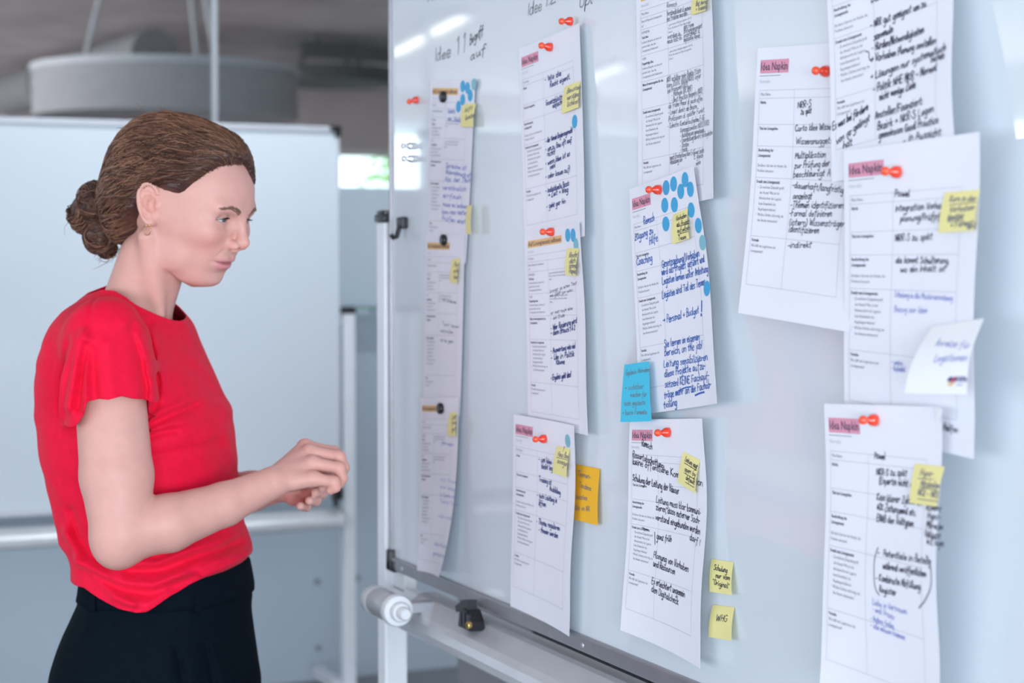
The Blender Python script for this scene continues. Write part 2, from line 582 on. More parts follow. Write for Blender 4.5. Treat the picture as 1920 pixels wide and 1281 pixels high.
W1 = 2.0
main_board = make_board('large white magnetic whiteboard covered in pinned sheets on the right', (BX, 3.076 - W1 / 2, 0), -math.pi / 2, W1, 1.222, .959, M_frame, .022)
add_tray(main_board, W1 / 2 + .006, .920, .066, -.852)
MB().box((-1.02, .006, .885), (1.02, .029, .928), .003).build('cross_bar', M_post, main_board)
for sx in (-1, 1):
    x0, x1 = sorted((sx * (W1 / 2 + .012), sx * (W1 / 2 - .045)))
    MB().box((x0, .006, .92), (x1, .03, .955), .003).build('bracket', M_post, main_board)
for xx in (-.93, -.23, .33):
    MB().lathe([(0, 0), (.0035, 0), (.003, .0015), (0, .002)], (xx, -.008, .969), (0, -1, 0), 12).build('frame_screw', M_alu, main_board)

M_frame2 = mat('back_board_frame', (0.62, 0.64, 0.68), 0.4, metal=0.3)
board2 = make_board('plain white whiteboard on a stand behind the woman', (1.98 - .9, 5.72, 0), 0, 1.8, 1.2, .725, M_frame2, .018)
add_tray(board2, .9, .672, .06)
MB().box((-.9, -.012, .648 - .012), (.9, .03, .648 + .012), .003).build('cross_bar', M_post, board2)
clipb = MB().box((.862, -.03, .745), (.888, -.008, .80), .004).box((.868, -.035, .70), (.882, -.012, .75), .004)
clipb.build('board_lock', M_black_plastic, board2)
board3 = make_board('plain white whiteboard on a stand out of frame, mirrored in the big board', (.06 - .9, 5.72, 0), 0, 1.8, 1.2, .725, M_frame2, .018)
add_tray(board3, .9, .672, .06)

added_reflector_board = make_board('added plain whiteboard out of frame at the far left, brightening the reflection in the big board', (-2.46, 5.72, 0), 0, 1.2, 1.2, .725, M_frame2, .018)  # added out of view to brighten the reflection at the big board's right
add_tray(added_reflector_board, .6, .672, .06)

# ---- bottle lying on the tray
cA, cB = None, None
def at_x(px, py, X):
    r = ray(px, py)
    return np.array([0, 0, CH]) + r * (X / r[0])
# grey clamping roller with a white stepped end cap at the left end of the rail
A_, B_ = at_x(700, 1124, 1.076), at_x(741, 1143, 1.076)
L_ = A_[1] - B_[1]
ww = lambda x, y, z: (-(y - main_board.location[1]), x - BX, z)
zr = (A_[2] + B_[2]) / 2
kn = empty('end_roller', ww(1.076, B_[1], zr))
kn.parent = main_board
MB().lathe([(0, 0), (.020, 0), (.0245, .004), (.0252, .010), (.0252, .022), (.0225, .024), (.0225, .028), (.0240, .030), (.0240, L_ + .004), (0, L_ + .004)], (-L_, 0, 0), (1, 0, 0), 28).build('roller_body', mat('translucent_grey_plastic', (.55, .56, .58), .25), kn, True)
MB().lathe([(0, 0), (.0258, 0), (.0265, .004), (.0262, .012), (.0245, .016), (.0165, .0165), (.016, .028), (.0145, .030), (0.0105, .030), (.0105, .046), (.008, .049), (0, .049)], (0, 0, 0), (1, 0, 0), 28).build('roller_cap', M_white_plastic, kn, True)
MB().box((-.03, .018, -.012), (-.012, .075, .006), .002).build('roller_bracket', M_alu, kn)

# ---- black clamp standing on the tray lip
p = at_x(884, 1168, 1.134)
cl = empty('black_clamp', (1.134, p[1], .9300))
cl.scale = (.85, .85, .85)
tag(cl, 'black plastic clamp with brass screw on the tray under the board edge', 'clamp')
MB().prism([(-.03, .0), (.03, .0), (.024, .028), (.008, .036), (-.01, .034), (-.026, .016)], -.014, .014, 'x').build('clamp_body', M_black_plastic, cl)
MB().prism([(-.004, .026), (.012, .03), (.05, .022), (.054, .032), (.02, .05), (-.002, .052)], -.010, .010, 'x').build('clamp_lever', M_black_plastic, cl)
MB().box((-.017, -.024, .004), (-.012, -.016, .03)).box((-.017, -.006, .004), (-.012, .002, .03)).box((-.017, .01, .004), (-.012, .018, .026)).build('clamp_rib', mat('black_rib', (.03, .03, .036), .3), cl)
MB().lathe([(0, 0), (.0065, 0), (.0065, .006), (.005, .008), (0, .008)], (-.014, -.026, .012), (-1, -.3, 0), 16).build('clamp_screw', M_brass, cl, True)

# ---- furniture glimpsed through the gap under the board
ct = empty('storage_cabinet', (1.85, 2.42, 0))
tag(ct, 'black cabinet glimpsed through the gap below the big whiteboard', 'cabinet')
Mc = mat('black_laminate', (.006, .006, .007), .5)
MB().box((-.24, -1.0, 0), (.24, 1.0, 1.12), .004).build('cabinet_body', Mc, ct)
for k in range(4):
    dr_ = MB().box((-.258, -1.0 + .5 * k + .004, .06), (-.24, -.5 + .5 * k - .004, 1.1), .002).build('cabinet_door', Mc, ct)
    MB().box((-.27, -1.0 + .5 * k + .42, .5), (-.258, -1.0 + .5 * k + .435, .64), .002).build('door_handle', M_black_plastic, dr_)
pd = empty('filing_pedestal', (1.83, 3.66, 0))
tag(pd, 'grey filing pedestal beside the black cabinet behind the big whiteboard', 'pedestal')
Mp = mat('grey_steel', (.22, .215, .23), .5, noise=.05)
MB().box((-.2, -.2, 0), (.2, .22, 1.06), .005).build('pedestal_body', Mp, pd)
for k in range(4):
    q = MB().box((-.214, -.19, .05 + .25 * k), (-.2, .21, .28 + .25 * k), .003).build('drawer', Mp, pd)
    MB().box((-.224, -.05, .2 + .25 * k), (-.214, .07, .215 + .25 * k), .002).build('drawer_handle', M_alu, q)
# ---------------------------------------------------------------- handwriting stroke font and printed text
GL = {
'a':"3.2,3.6 1.5,4 .2,2 1,0 2.6,1.2 3.2,4 3.2,1 4,0",'b':".4,7.8 .3,.3 1.5,-.1 3,1.5 2.5,3.6 1,3.6 .4,2.4",'c':"3,3.4 1.6,4 .2,2 1.2,0 3,.5",
'd':"3.2,3.4 1.5,4 .2,2 1.2,0 2.8,1 3.4,7.8 3.3,1 3.9,0",'e':".4,2 2.8,2.4 2.4,3.9 1,3.8 .2,2 1.2,0 3,.6",'f':"3,7.4 1.8,7.6 1.3,5 1.2,-3;0,3.9 2.6,4.1",
'g':"3,3.6 1.4,4 .2,2 1.2,.2 2.8,1.4 3.1,4 2.8,-2.5 1.4,-3.9 .2,-2.8",'h':".3,7.8 .2,0 .6,2.8 2,4 2.8,2.8 2.7,0",'i':".4,4 .4,.4 1,0;.6,5.8 .7,6.2",
'j':"1.2,4 1,-2.8 0,-3.8;1.3,5.8 1.4,6.2",'k':".3,7.8 .3,0;2.6,4 .4,2 2.8,0",'l':".4,7.8 .4,.8 1.1,0",'m':".2,4 .2,0 .4,2.8 1.4,4 2,3 2,0 2.2,2.8 3.2,4 3.9,3 3.9,0",
'n':".2,4 .2,0 .4,2.8 1.7,4 2.6,3 2.7,0",'o':"1.6,4 .2,2.4 .8,.2 2.2,.2 3,2.2 2.2,3.9 1.5,4",'p':".3,4 .2,-3.8 .3,2.4 1.4,4 2.8,3 2.4,.6 .4,.4",
'q':"3,3.6 1.4,4 .2,2 1.4,0 3,2 3,4 3,-3.8",'r':".3,4 .3,0 .5,2.6 1.5,4 2.4,3.6",'s':"2.5,3.6 1.2,4 .5,3 2.2,1.4 1.8,.1 .1,.4",'t':"1.2,6.6 1,.8 2,0;0,4.2 2.5,4.4",
'u':".3,4 .4,.8 1.4,0 2.6,1.4 2.8,4 2.8,.8 3.4,0",'v':".1,4 1.3,0 2.6,4",'w':".1,4 .9,0 2,3.4 2.9,0 4,4",'x':".2,4 2.6,0;2.6,4 .1,0",'y':".2,4 1,1 2.4,1.4;2.8,4 1.6,-2.6 .2,-3.8",
'z':".2,3.9 2.6,4 .2,0 2.8,.1",'ä':"3.2,3.6 1.5,4 .2,2 1,0 2.6,1.2 3.2,4 3.2,1 4,0;.8,5.6 .9,6;2.4,5.6 2.5,6",'ö':"1.6,4 .2,2.4 .8,.2 2.2,.2 3,2.2 2.2,3.9 1.5,4;.6,5.6 .7,6;2.2,5.6 2.3,6",
'ü':".3,4 .4,.8 1.4,0 2.6,1.4 2.8,4 2.8,.8 3.4,0;.7,5.6 .8,6;2.3,5.6 2.4,6",'ß':".3,-3 .4,6.5 1.8,7.6 2.6,6 1.4,4.2 2.8,2 1.6,0 .9,.4",
'A':".1,0 1.8,7.4 3.6,0;.8,2.6 3,2.8",'B':".4,0 .4,7.4 2.6,7 2.4,4.2 .5,3.9 3,3.4 2.8,.3 .4,0",'C':"3.6,6.6 2,7.5 .3,4 1.8,0 3.7,.9",'D':".4,0 .4,7.4 2.8,6.6 3.4,3.4 2.2,.4 .3,0",
'E':"3.2,7.3 .4,7.4 .4,0 3.3,.1;.4,3.9 2.6,4",'F':"3.2,7.3 .4,7.4 .3,0;.4,3.9 2.6,4",'G':"3.6,6.6 2,7.5 .3,4 1.8,0 3.6,1 3.6,3.4 2.2,3.4",'H':".4,7.4 .3,0;3.3,7.4 3.2,0;.4,3.7 3.2,3.9",
'I':".5,7.4 .4,0",'J':"2.4,7.4 2.2,1 1.2,-.2 0,.8",'K':".4,7.4 .3,0;3.2,7.4 .5,3.6 3.4,0",'L':".5,7.4 .3,0 3,.2",'M':".2,0 .7,7.4 2.3,2.4 4,7.4 4.4,0",'N':".3,0 .5,7.4 3.1,0 3.3,7.4",
'O':"2,7.5 .3,4.4 1,.2 2.8,.2 3.8,4 2.8,7.2 1.9,7.5",'P':".4,0 .4,7.4 2.8,7 2.8,4 .5,3.5",'R':".4,0 .4,7.4 2.8,7 2.6,4.2 .5,3.8 3.2,0",'S':"3.2,6.6 1.6,7.5 .5,5.8 3,2.4 1.8,0 .2,.8",
'T':"0,7.3 3.8,7.5;1.9,7.4 1.8,0",'U':".4,7.4 .5,1.2 1.8,0 3.2,1.4 3.4,7.4",'V':".1,7.4 1.8,0 3.6,7.4",'W':".1,7.4 1.3,0 2.6,5.6 3.8,0 5.2,7.4",'Z':".3,7.2 3.4,7.4 .2,0 3.6,.1",
'0':"1.7,7.4 .3,4 1,.1 2.6,.4 3.2,4 2.4,7.2 1.6,7.4",'1':".2,5.6 1.4,7.4 1.3,0",'2':".3,6.4 1.8,7.5 2.8,5.6 .2,0 3.2,.1",'3':".3,6.8 2.4,7.2 2.4,4.6 1,4 2.8,3 2.2,.2 .2,.6",
'4':"2.2,7.4 .1,2.4 3.2,2.6;2.4,4 2.3,0",'7':".2,7.2 3,7.4 1,0",'8':"2.6,6.6 1.2,7.4 .5,5.6 2.6,2.4 1.6,0 .3,1.6 2.4,5 2.7,6.6",
'.':".3,0 .5,.3",',':".5,.5 .1,-1.2",'-':".2,2.6 2,2.8",'/':".1,-1 2.4,8",'!':".6,7.6 .5,2;.5,.1 .6,.4",'?':".2,6.4 1.6,7.5 2.4,5.6 1.2,3.6 1.2,2;1.2,.1 1.3,.4",
'"':".3,7.6 .2,6.2;1.1,7.6 1,6.2","'":".3,7.6 .2,6.2",':':".4,.3 .5,.6;.5,3 .6,3.3",'+':".2,3 2.8,3.1;1.5,4.6 1.5,1.4",'(':"1.4,8 .2,5 .3,1 1.4,-1.6",')':".2,8 1.3,5 1.2,1 .1,-1.6",
'%':"2.8,7.4 .4,0;.6,7 .2,6 .8,5.6 1,6.6 .5,7;2.8,1.6 2.3,.8 2.8,.1 3.2,1 2.7,1.6",'=':".2,3.6 2.4,3.7;.2,2 2.4,2.1",'>':"0,3 3.4,3;2.2,4.2 3.5,3 2.3,1.8",'&':"3,0 .8,6 1.8,7.2 2.2,5.8 .3,2 1.2,0 3,2.4",
'_':"0,-.8 3.2,-.8",'{':"0,8 1.6,7 1.4,1 .4,-1 2.2,.2",'|':".4,7.6 .3,-1",
}
GLYPH = {}
for k, s in GL.items():
    GLYPH[k] = [np.array([[float(c) for c in p.split(',')] for p in st.split()]) for st in s.split(';')]


def catmull(P, n=4):
    if len(P) < 3:
        return P
    Q = np.vstack([2 * P[0] - P[1], P, 2 * P[-1] - P[-2]])
    out = []
    for i in range(1, len(Q) - 2):
        a, b, c, d = Q[i - 1], Q[i], Q[i + 1], Q[i + 2]
        for t in np.linspace(0, 1, n, endpoint=False):
            out.append(.5 * ((2 * b) + (c - a) * t + (2 * a - 5 * b + 4 * c - d) * t * t + (3 * b - a - 3 * c + d) * t ** 3))
    out.append(Q[-2])
    return np.array(out)


def ribbon(P, w):
    """2-D polyline to a strip: verts (n*2, 2) and quads"""
    d = np.gradient(P, axis=0)
    L = np.linalg.norm(d, axis=1, keepdims=True)
    L[L < 1e-9] = 1
    d = d / L
    n = np.stack([-d[:, 1], d[:, 0]], 1) * (w / 2)
    P = P.copy()
    P[0] -= d[0] * w * .4
    P[-1] += d[-1] * w * .4
    V = np.empty((len(P) * 2, 2))
    V[0::2] = P + n
    V[1::2] = P - n
    return V, [(2 * i, 2 * i + 1, 2 * i + 3, 2 * i + 2) for i in range(len(P) - 1)]


class Sheet2D:
    """2-D ink on a sheet in millimetres from its top-left corner (x right, y down)"""
    def __init__(self):
        self.v, self.f, self.mi = [], [], []

    def add(self, V, F, mi):
        n = len(self.v)
        self.v += [tuple(p) for p in V]
        self.f += [tuple(i + n for i in f) for f in F]
        self.mi += [mi] * len(F)

    def hand(self, text, x, y, size, pen=.8, slope=0.0, mi=0, width=None, cond=1.0, wobble=1.0):
        """size: x-height in mm; the line starts at x, y (baseline); slope in mm per mm; width fits the line into a length"""
        u = size / 4.0
        adv = 0.0
        strokes = []
        for ch in text:
            if ch == ' ':
                adv += 2.6
                continue
            g = GLYPH.get(ch)
            if g is None:
                continue
            sx = rng.uniform(.88, 1.1)
            sy = rng.uniform(.9, 1.12)
            dy = rng.uniform(-.35, .35) * wobble
            mxx = max(s[:, 0].max() for s in g) * sx
            for s in g:
                q = s.copy()
                q[:, 0] = adv + q[:, 0] * sx + q[:, 1] * .08
                q[:, 1] = q[:, 1] * sy + dy
                q += np.array([[rng.gauss(0, .12), rng.gauss(0, .12)] for _ in q]) * wobble
                strokes.append(q)
            adv += mxx + .75
        sc = u * cond
        if width:
            sc = width / max(adv, .1)
        for q in strokes:
            P = catmull(q)
            P = np.stack([x + P[:, 0] * sc, y - P[:, 1] * u + P[:, 0] * sc * slope], 1)
            V, F = ribbon(P, pen * rng.uniform(.85, 1.15))
            self.add(V, F, mi)
        return adv * sc

    def line(self, pts, w, mi=0, n=20, smooth=False):
        P = np.array(pts, float)
        if smooth:
            P = catmull(P, 8)
        out = [P[0]]
        for a, b in zip(P[:-1], P[1:]):
            k = max(2, int(n if not smooth else 2))
            for t in np.linspace(0, 1, k)[1:]:
                out.append(a + (b - a) * t)
        V, F = ribbon(np.array(out), w)
        self.add(V, F, mi)

    def rect(self, x0, y0, x1, y1, mi=0, nx=10, ny=4):
        V = [(x0 + (x1 - x0) * i / nx, y0 + (y1 - y0) * j / ny) for j in range(ny + 1) for i in range(nx + 1)]
        F = [(j * (nx + 1) + i, j * (nx + 1) + i + 1, (j + 1) * (nx + 1) + i + 1, (j + 1) * (nx + 1) + i) for j in range(ny) for i in range(nx)]
        self.add(V, F, mi)

    def type(self, text, x, y, em, mi=0, bold=0.0, width=None):
        V, F = type_mesh(text, bold)
        V = np.array(V)
        k = em if not width else width / V[:, 0].max()
        self.add(np.stack([x + V[:, 0] * k, y - V[:, 1] * em * 1.18], 1), F, mi)


TYPE = {}


def type_mesh(text, bold=0.0):
    key = (text, bold)
    if key in TYPE:
        return TYPE[key]
    cu = bpy.data.curves.new('type', 'FONT')
    cu.body = text
    cu.size = 1.0
    cu.resolution_u = 1
    cu.offset = bold
    o = bpy.data.objects.new('type', cu)
    COL.objects.link(o)
    dg = bpy.context.evaluated_depsgraph_get()
    ev = o.evaluated_get(dg)
    me = ev.to_mesh()
    V = [(v.co.x, v.co.y) for v in me.vertices]
    F = [tuple(p.vertices) for p in me.polygons]
    ev.to_mesh_clear()
    bpy.data.objects.remove(o)
    bpy.data.curves.remove(cu)
    TYPE[key] = (V, F)
    return TYPE[key]


LOWINK = ()


class Patch:
    """a sheet: four corner points in the room plus gentle bending away from the board"""
    def __init__(self, tl, tr, bl, br, bow=None, w=210., h=297.):
        self.c = [np.array(q, float) for q in (tl, tr, bl, br)]
        self.bow = bow
        self.w, self.h = w, h

    def __call__(self, u, v, off=0.0):
        u = np.asarray(u, float)[..., None]
        v = np.asarray(v, float)[..., None]
        tl, tr, bl, br = self.c
        P = tl * (1 - u) * (1 - v) + tr * u * (1 - v) + bl * (1 - u) * v + br * u * v
        P = P.copy()
        if self.bow:
            P[..., 0] -= self.bow(u[..., 0], v[..., 0])
        if np.any(off):
            off = np.asarray(off, float)[..., None] if np.ndim(off) else off
            e = 1e-3
            def raw(a, b):
                Q = tl * (1 - a) * (1 - b) + tr * a * (1 - b) + bl * (1 - a) * b + br * a * b
                Q = Q.copy()
                if self.bow: Q[..., 0] -= self.bow(a[..., 0], b[..., 0])
                return Q
            du = raw(u + e, v) - raw(u - e, v)
            dv = raw(u, v + e) - raw(u, v - e)
            n = np.cross(dv, du)
            n /= np.linalg.norm(n, axis=-1, keepdims=True)
            n *= np.where(n[..., :1] > 0, -1, 1)
            P = P + n * off
        return P

    def inv(self, px, py):
        """(u, v) whose image is the pixel"""
        g = np.linspace(-.15, 1.15, 66)
        U, V = np.meshgrid(g, g)
        for k in range(3):
            Q = project(self(U, V))
            d = (Q[..., 0] - px) ** 2 + (Q[..., 1] - py) ** 2
            i = np.unravel_index(d.argmin(), d.shape)
            u0, v0 = U[i], V[i]
            s = (U[0, 1] - U[0, 0]) * 1.5
            U, V = np.meshgrid(np.linspace(u0 - s, u0 + s, 31), np.linspace(v0 - s, v0 + s, 31))
        return u0, v0

    def size(self):
        t = np.linspace(0, 1, 40)
        f = lambda P: np.linalg.norm(np.diff(P, axis=0), axis=1).sum()
        z, o = np.zeros(40), np.ones(40)
        return f(self(t, z)), f(self(t, o)), f(self(z, t)), f(self(o, t))

    def mesh(self, name, m, parent, nu=24, nv=32, origin=None, thick=0.00022):
        U, V = np.meshgrid(np.linspace(0, 1, nu + 1), np.linspace(0, 1, nv + 1))
        A = self(U, V, 0.0).reshape(-1, 3)
        B = self(U, V, -thick).reshape(-1, 3)
        P = np.vstack([A, B]) - origin
        n = nu + 1
        N = len(A)
        F = []
        for j in range(nv):
            for i in range(nu):
                a = j * n + i
                F.append((a, a + n, a + n + 1, a + 1))
                F.append((N + a, N + a + 1, N + a + n + 1, N + a + n))
        rim = [i for i in range(n)] + [j * n + nu for j in range(1, nv + 1)] + [nv * n + i for i in range(nu - 1, -1, -1)] + [j * n for j in range(nv - 1, 0, -1)]
        for a, b in zip(rim, rim[1:] + rim[:1]):
            F.append((a, b, N + b, N + a))
        me = bpy.data.meshes.new(name)
        me.from_pydata([tuple(p) for p in P], [], F)
        me.update()
        o = link(name, me, m, parent, True)
        try: me.set_sharp_from_angle(angle=math.radians(60))
        except Exception: pass
        return o

    def ink(self, name, sh, mats, parent, origin, off=0.00035):
        if not sh.v:
            return None
        V = np.array(sh.v)
        lay = np.full(len(V), off)
        for f, m in zip(sh.f, sh.mi):
            if m in LOWINK:
                lay[list(f)] = off - .00018
        P = self(V[:, 0] / self.w, V[:, 1] / self.h, lay) - origin
        me = bpy.data.meshes.new(name)
        me.from_pydata([tuple(p) for p in P], [], sh.f)
        used = sorted(set(sh.mi))
        me.polygons.foreach_set('material_index', [used.index(i) for i in sh.mi])
        me.update()
        o = link(name, me, [mats[i] for i in used], parent)
        o['kind'] = 'stuff'
        return o
# ---------------------------------------------------------------- sheets pinned to the main board
M_paper = mat('white_paper', (0.86, 0.86, 0.925), 0.75, spec=0.25, noise=0.015, nscale=9, bump=0.08, bscale=25)
M_yellow = mat('pale_yellow_note', (0.90, 0.82, 0.36), 0.75, spec=0.2, noise=0.02)
M_orange = mat('orange_note', (0.97, 0.53, 0.04), 0.7, spec=0.2, noise=0.02)
M_bluenote = mat('cyan_note', (0.08, 0.58, 0.80), 0.7, spec=0.2, noise=0.02)
M_card = mat('white_card_note', (0.95, 0.96, 0.97), 0.7, spec=0.2)
M_dotb = mat('blue_dot_sticker', (0.04, 0.40, 0.72), 0.5)
M_dott = mat('teal_dot_sticker', (0.22, 0.52, 0.62), 0.5)
INK = {
    'head': mat('print_heading', (.10, .10, .13), .8), 'body': mat('print_body', (.27, .27, .32), .8), 'faint': mat('print_faint', (.62, .62, .68), .8),
    'rule': mat('print_rule', (.48, .48, .56), .8), 'pink': mat('pink_highlight', (.78, .33, .44), .7), 'orange': mat('orange_highlight', (.82, .52, .22), .7),
    'title': mat('print_title', (.10, .07, .12), .8), 'black': mat('black_marker', (.022, .022, .06), .7), 'navy': mat('navy_marker', (.035, .06, .24), .7),
    'blue': mat('blue_marker', (.025, .13, .50), .7), 'pencil': mat('grey_pen', (.20, .20, .26), .7), 'pale': mat('pale_lilac_pen', (.34, .38, .72), .7),
    'grey': mat('grey_marker', (.24, .24, .27), .7), 'red': mat('logo_red', (.62, .10, .22), .7), 'gold': mat('logo_gold', (.85, .62, .25), .7),
}
KEYS = list(INK)
IM = [INK[k] for k in KEYS]
K = {k: i for i, k in enumerate(KEYS)}
LOWINK = (K['pink'], K['orange'])


def mm(p, px, py):
    u, v = p.inv(px, py)
    return np.array([u * p.w, v * p.h])


def hand(sh, p, text, a, b, xh, pen, ink, trim=None):
    """a line of handwriting between two image points; xh and pen are in pixels of the photograph"""
    A, B = mm(p, *a), mm(p, *b)
    q = project(p(np.array([A[0] / p.w] * 2), np.array([A[1], A[1] + 10]) / p.h))
    ppm = np.linalg.norm(q[1] - q[0]) / 10
    d = B - A
    sh.hand(text, A[0], A[1], 1.12 * xh / ppm, pen / ppm, d[1] / max(d[0], .1), K[ink], width=d[0])


def stroke(sh, p, pts, pen, ink, smooth=True):
    P = [mm(p, *q) for q in pts]
    q = project(p(np.array([P[0][0] / p.w] * 2), np.array([P[0][1], P[0][1] + 10]) / p.h))
    ppm = np.linalg.norm(q[1] - q[0]) / 10
    sh.line(P, pen / ppm, K[ink], smooth=smooth and len(P) > 2)


def template_a(s):
    """form with a pink title"""
    s.rect(8, 14, 66, 29, K['pink'])
    s.type('Idea Napkin', 9, 25.6, 10.8, K['title'], .014, 55)
    s.line([(8, 31.8), (50, 31.8)], .5, K['head'])
    s.type('New table', 8.5, 40, 5.2, K['faint'])
    x0, xm, x1 = 9.5, 80, 184
    ys = [48, 57, 86, 110, 145, 210, 264]
    for y in ys:
        s.line([(x0, y), (x1, y)], .4, K['rule'])
    for x in (x0, xm, x1):
        s.line([(x, ys[0]), (x, ys[-1])], .4, K['rule'])
    X = x0 + 2.5
    s.type('Mein Name:', X, 54, 4.2, K['body'])
    s.type('Hürde:', X, 63, 4.2, K['head'], .02)
    s.type('Titel der Lösungsidee:', X, 92, 4.2, K['head'], .02)
    s.type('Beschreibung des', X, 116, 4.2, K['head'], .02)
    s.type('Lösungsansatz:', X, 122, 4.2, K['head'], .02)
    s.type('Ein klarer Satz wie der Ansatz, das', X, 133, 4.1, K['body'])
    s.type('Problem adressiert.', X, 139, 4.1, K['body'])
    s.type('Details zum Lösungsansatz:', X, 151, 4.2, K['head'], .02)
    for i, t in enumerate(('•  Zu welchem Zeitpunkt greift', '   der Ansatz? Was ist der', '   Arbeitsschritt der Legist:in', '   beim Entwickeln des', '   Regelungsvorhabens?', '•  Welche Schritte sind nötig, um', '   den Ansatz umzusetzen?')):
        s.type(t.strip(), X + (3 if t[0] == '•' else 7), 157 + 6.1 * i, 4.1, K['body'])
    s.type('Vorteile:', X, 216, 4.2, K['head'], .02)
    s.type('Wie hilft den Legist:innen der', X, 222, 4.1, K['body'])
    s.type('Lösungsansatz?', X, 228, 4.1, K['body'])


def template_b(s, wide=False):
    """form that builds on another idea, orange title"""
    s.rect(13, 13, 138, 24, K['orange'])
    s.type('Auf Lösungsansatz aufbauen', 15, 21.4, 8, K['title'], .01, 120)
    s.type('New table', 14, 32, 5, K['faint'])
    x0, xm, x1 = 12, 84, 180
    ys = [36, 46, 61, 95, 129, 165, 231, 277]
    for y in ys:
        s.line([(x0, y), (x1, y)], .4, K['rule'])
    for x in (x0, xm, x1):
        s.line([(x, ys[0]), (x, ys[-1])], .4, K['rule'])
    X = x0 + 2.5
    s.type('Mein Name:', X, 42.5, 4.2, K['body'])
    s.type('Baut auf folgendem Lösungsansatz', X, 52, 4, K['body'])
    s.type('auf:', X, 58, 4, K['body'])
    for y, a, b, c in ((61, 'ENTWEDER', 'Tolle Idee:', 'Lösungsansatz funktioniert:'), (95, 'ODER', 'Fragwürdige Idee:', 'Lösungsansatz nicht funktioniert:')):
        s.type(a, X, y + 6, 4, K['body'])
        s.type(b, X, y + 12.5, 4.2, K['head'], .02)
        for i, t in enumerate(('konkrete Beispiele, an denen ich', 'gesehen habe, dass der', c)):
            s.type(t, X, y + 18.5 + 5.6 * i, 4, K['body'])
        for i, t in enumerate(('- gerne weitere Beispiele ergänzen, auch die', 'Form, die andere im Team schon gesehen', 'haben )')):
            s.type(t, xm + 2, y + 6 + 4.6 * i, 3.6, K['body'])
    s.type('Meine Erweiterungsidee für den', X, 135, 4.2, K['head'], .02)
    s.type('Lösungsansatz:', X, 141, 4.2, K['head'], .02)
    s.type('Details zum Lösungsansatz:', X, 171, 4.2, K['head'], .02)
    for i, t in enumerate(('•  Zu welchem Zeitpunkt greift', '   der Ansatz? Was ist der', '   Arbeitsschritt der Legist:in', '   beim Entwickeln des', '   Regelungsvorhabens?', '•  Welche Schritte sind nötig, um', '   den Ansatz umzusetzen?')):
        s.type(t.strip(), X + (3 if t[0] == '•' else 7), 177 + 6.0 * i, 4, K['body'])
    s.type('Vorteile:', X, 237, 4.2, K['head'], .02)
    s.type('Wie hilft den Legist:innen der', X, 243, 4, K['body'])
    s.type('Lösungsansatz?', X, 249, 4, K['body'])


def curl(right=0.0, left=0.0, bottom=0.0, top=0.0, wave=0.0, br=0.0, bl=0.0, mid=0.0, ph=0.0):
    def f(u, v):
        return (right * np.clip(u, 0, 1.2) ** 3 + left * np.clip(1 - u, 0, 1.2) ** 3 + bottom * np.clip(v, 0, 1.2) ** 3 + top * np.clip(1 - v, 0, 1.2) ** 3
                + br * np.clip(u, 0, 1.2) ** 2 * np.clip(v, 0, 1.2) ** 3 + bl * np.clip(1 - u, 0, 1.2) ** 2 * np.clip(v, 0, 1.2) ** 3
                + mid * np.sin(np.pi * np.clip(u, 0, 1)) + wave * np.sin(2 * np.pi * v * 1.3 + ph + 1.4 * u) * (.3 + .7 * u))
    return f


SHEETS = {}


def sheet(key, corners, tpl, label, bow=None, lines=(), extra=None):
    pts = []
    for (px, py, g), (u, v) in zip(corners, ((0, 0), (1, 0), (0, 1), (1, 1))):
        gg = g + (float(bow(np.float64(u), np.float64(v))) if bow else 0)
        P = on_board(px, py, gg)
        P[0] = BX - g
        pts.append(P)
    p = Patch(*pts, bow=bow)
    SHEETS[key] = p
    c = p(np.array(.5), np.array(.0))
    root = empty('form_sheet', c)
    tag(root, label, 'paper sheet', 'form sheets pinned to the big whiteboard')
    p.mesh('paper', M_paper, root, origin=c)
    s = Sheet2D()
    tpl(s)
    p.ink('printed_form', s, IM, root, c, .0004)
    s = Sheet2D()
    for L in lines:
        hand(s, p, *L)
    if extra:
        extra(s, p)
    p.ink('handwriting', s, IM, root, c, .0006)
    p.root, p.origin = root, c
    return p


# --- first column (farthest, out of focus)
def lines1(rows, xh, pen, ink):
    return [(t, a, b, xh, pen, ink) for t, a, b in rows]


sheet('1a', [(807, 150, .002), (891, 151, .003), (799, 487, .002), (873, 494, .003)], template_b,
      'top sheet of the leftmost column, orange title and six blue dots', curl(right=.001, br=.002, mid=.002),
      lines1([('Gesetz', (840, 212), (854, 212)), ('an ...bleibt', (840, 226), (868, 229)), ('Sprache ist', (836, 314), (876, 319)), ('Wahrnehmung oft', (836, 326), (886, 333)), ('Abs. der Text', (834, 340), (884, 342)),
              ('verständlich', (830, 355), (875, 359)), ('einfach', (831, 370), (866, 374)), ('muss es lesbar', (831, 386), (877, 391)), ('kann man testen', (829, 401), (877, 403)), ('Prüfen erst', (829, 413), (874, 420))], 4, 1.7, 'pale'))
sheet('1b', [(798, 440, .004), (871, 441, .006), (793, 778, .004), (862, 780, .005)], template_b,
      'middle sheet of the leftmost column, orange title and one yellow note', curl(right=.001, br=.002, mid=.002),
      lines1([('mit anderen', (830, 565), (857, 570)), ('Text lesen', (829, 610), (862, 616)), ('und prüfen', (826, 622), (850, 626)), ('ob es geht', (826, 640), (852, 644))], 3, .9, 'pencil'))
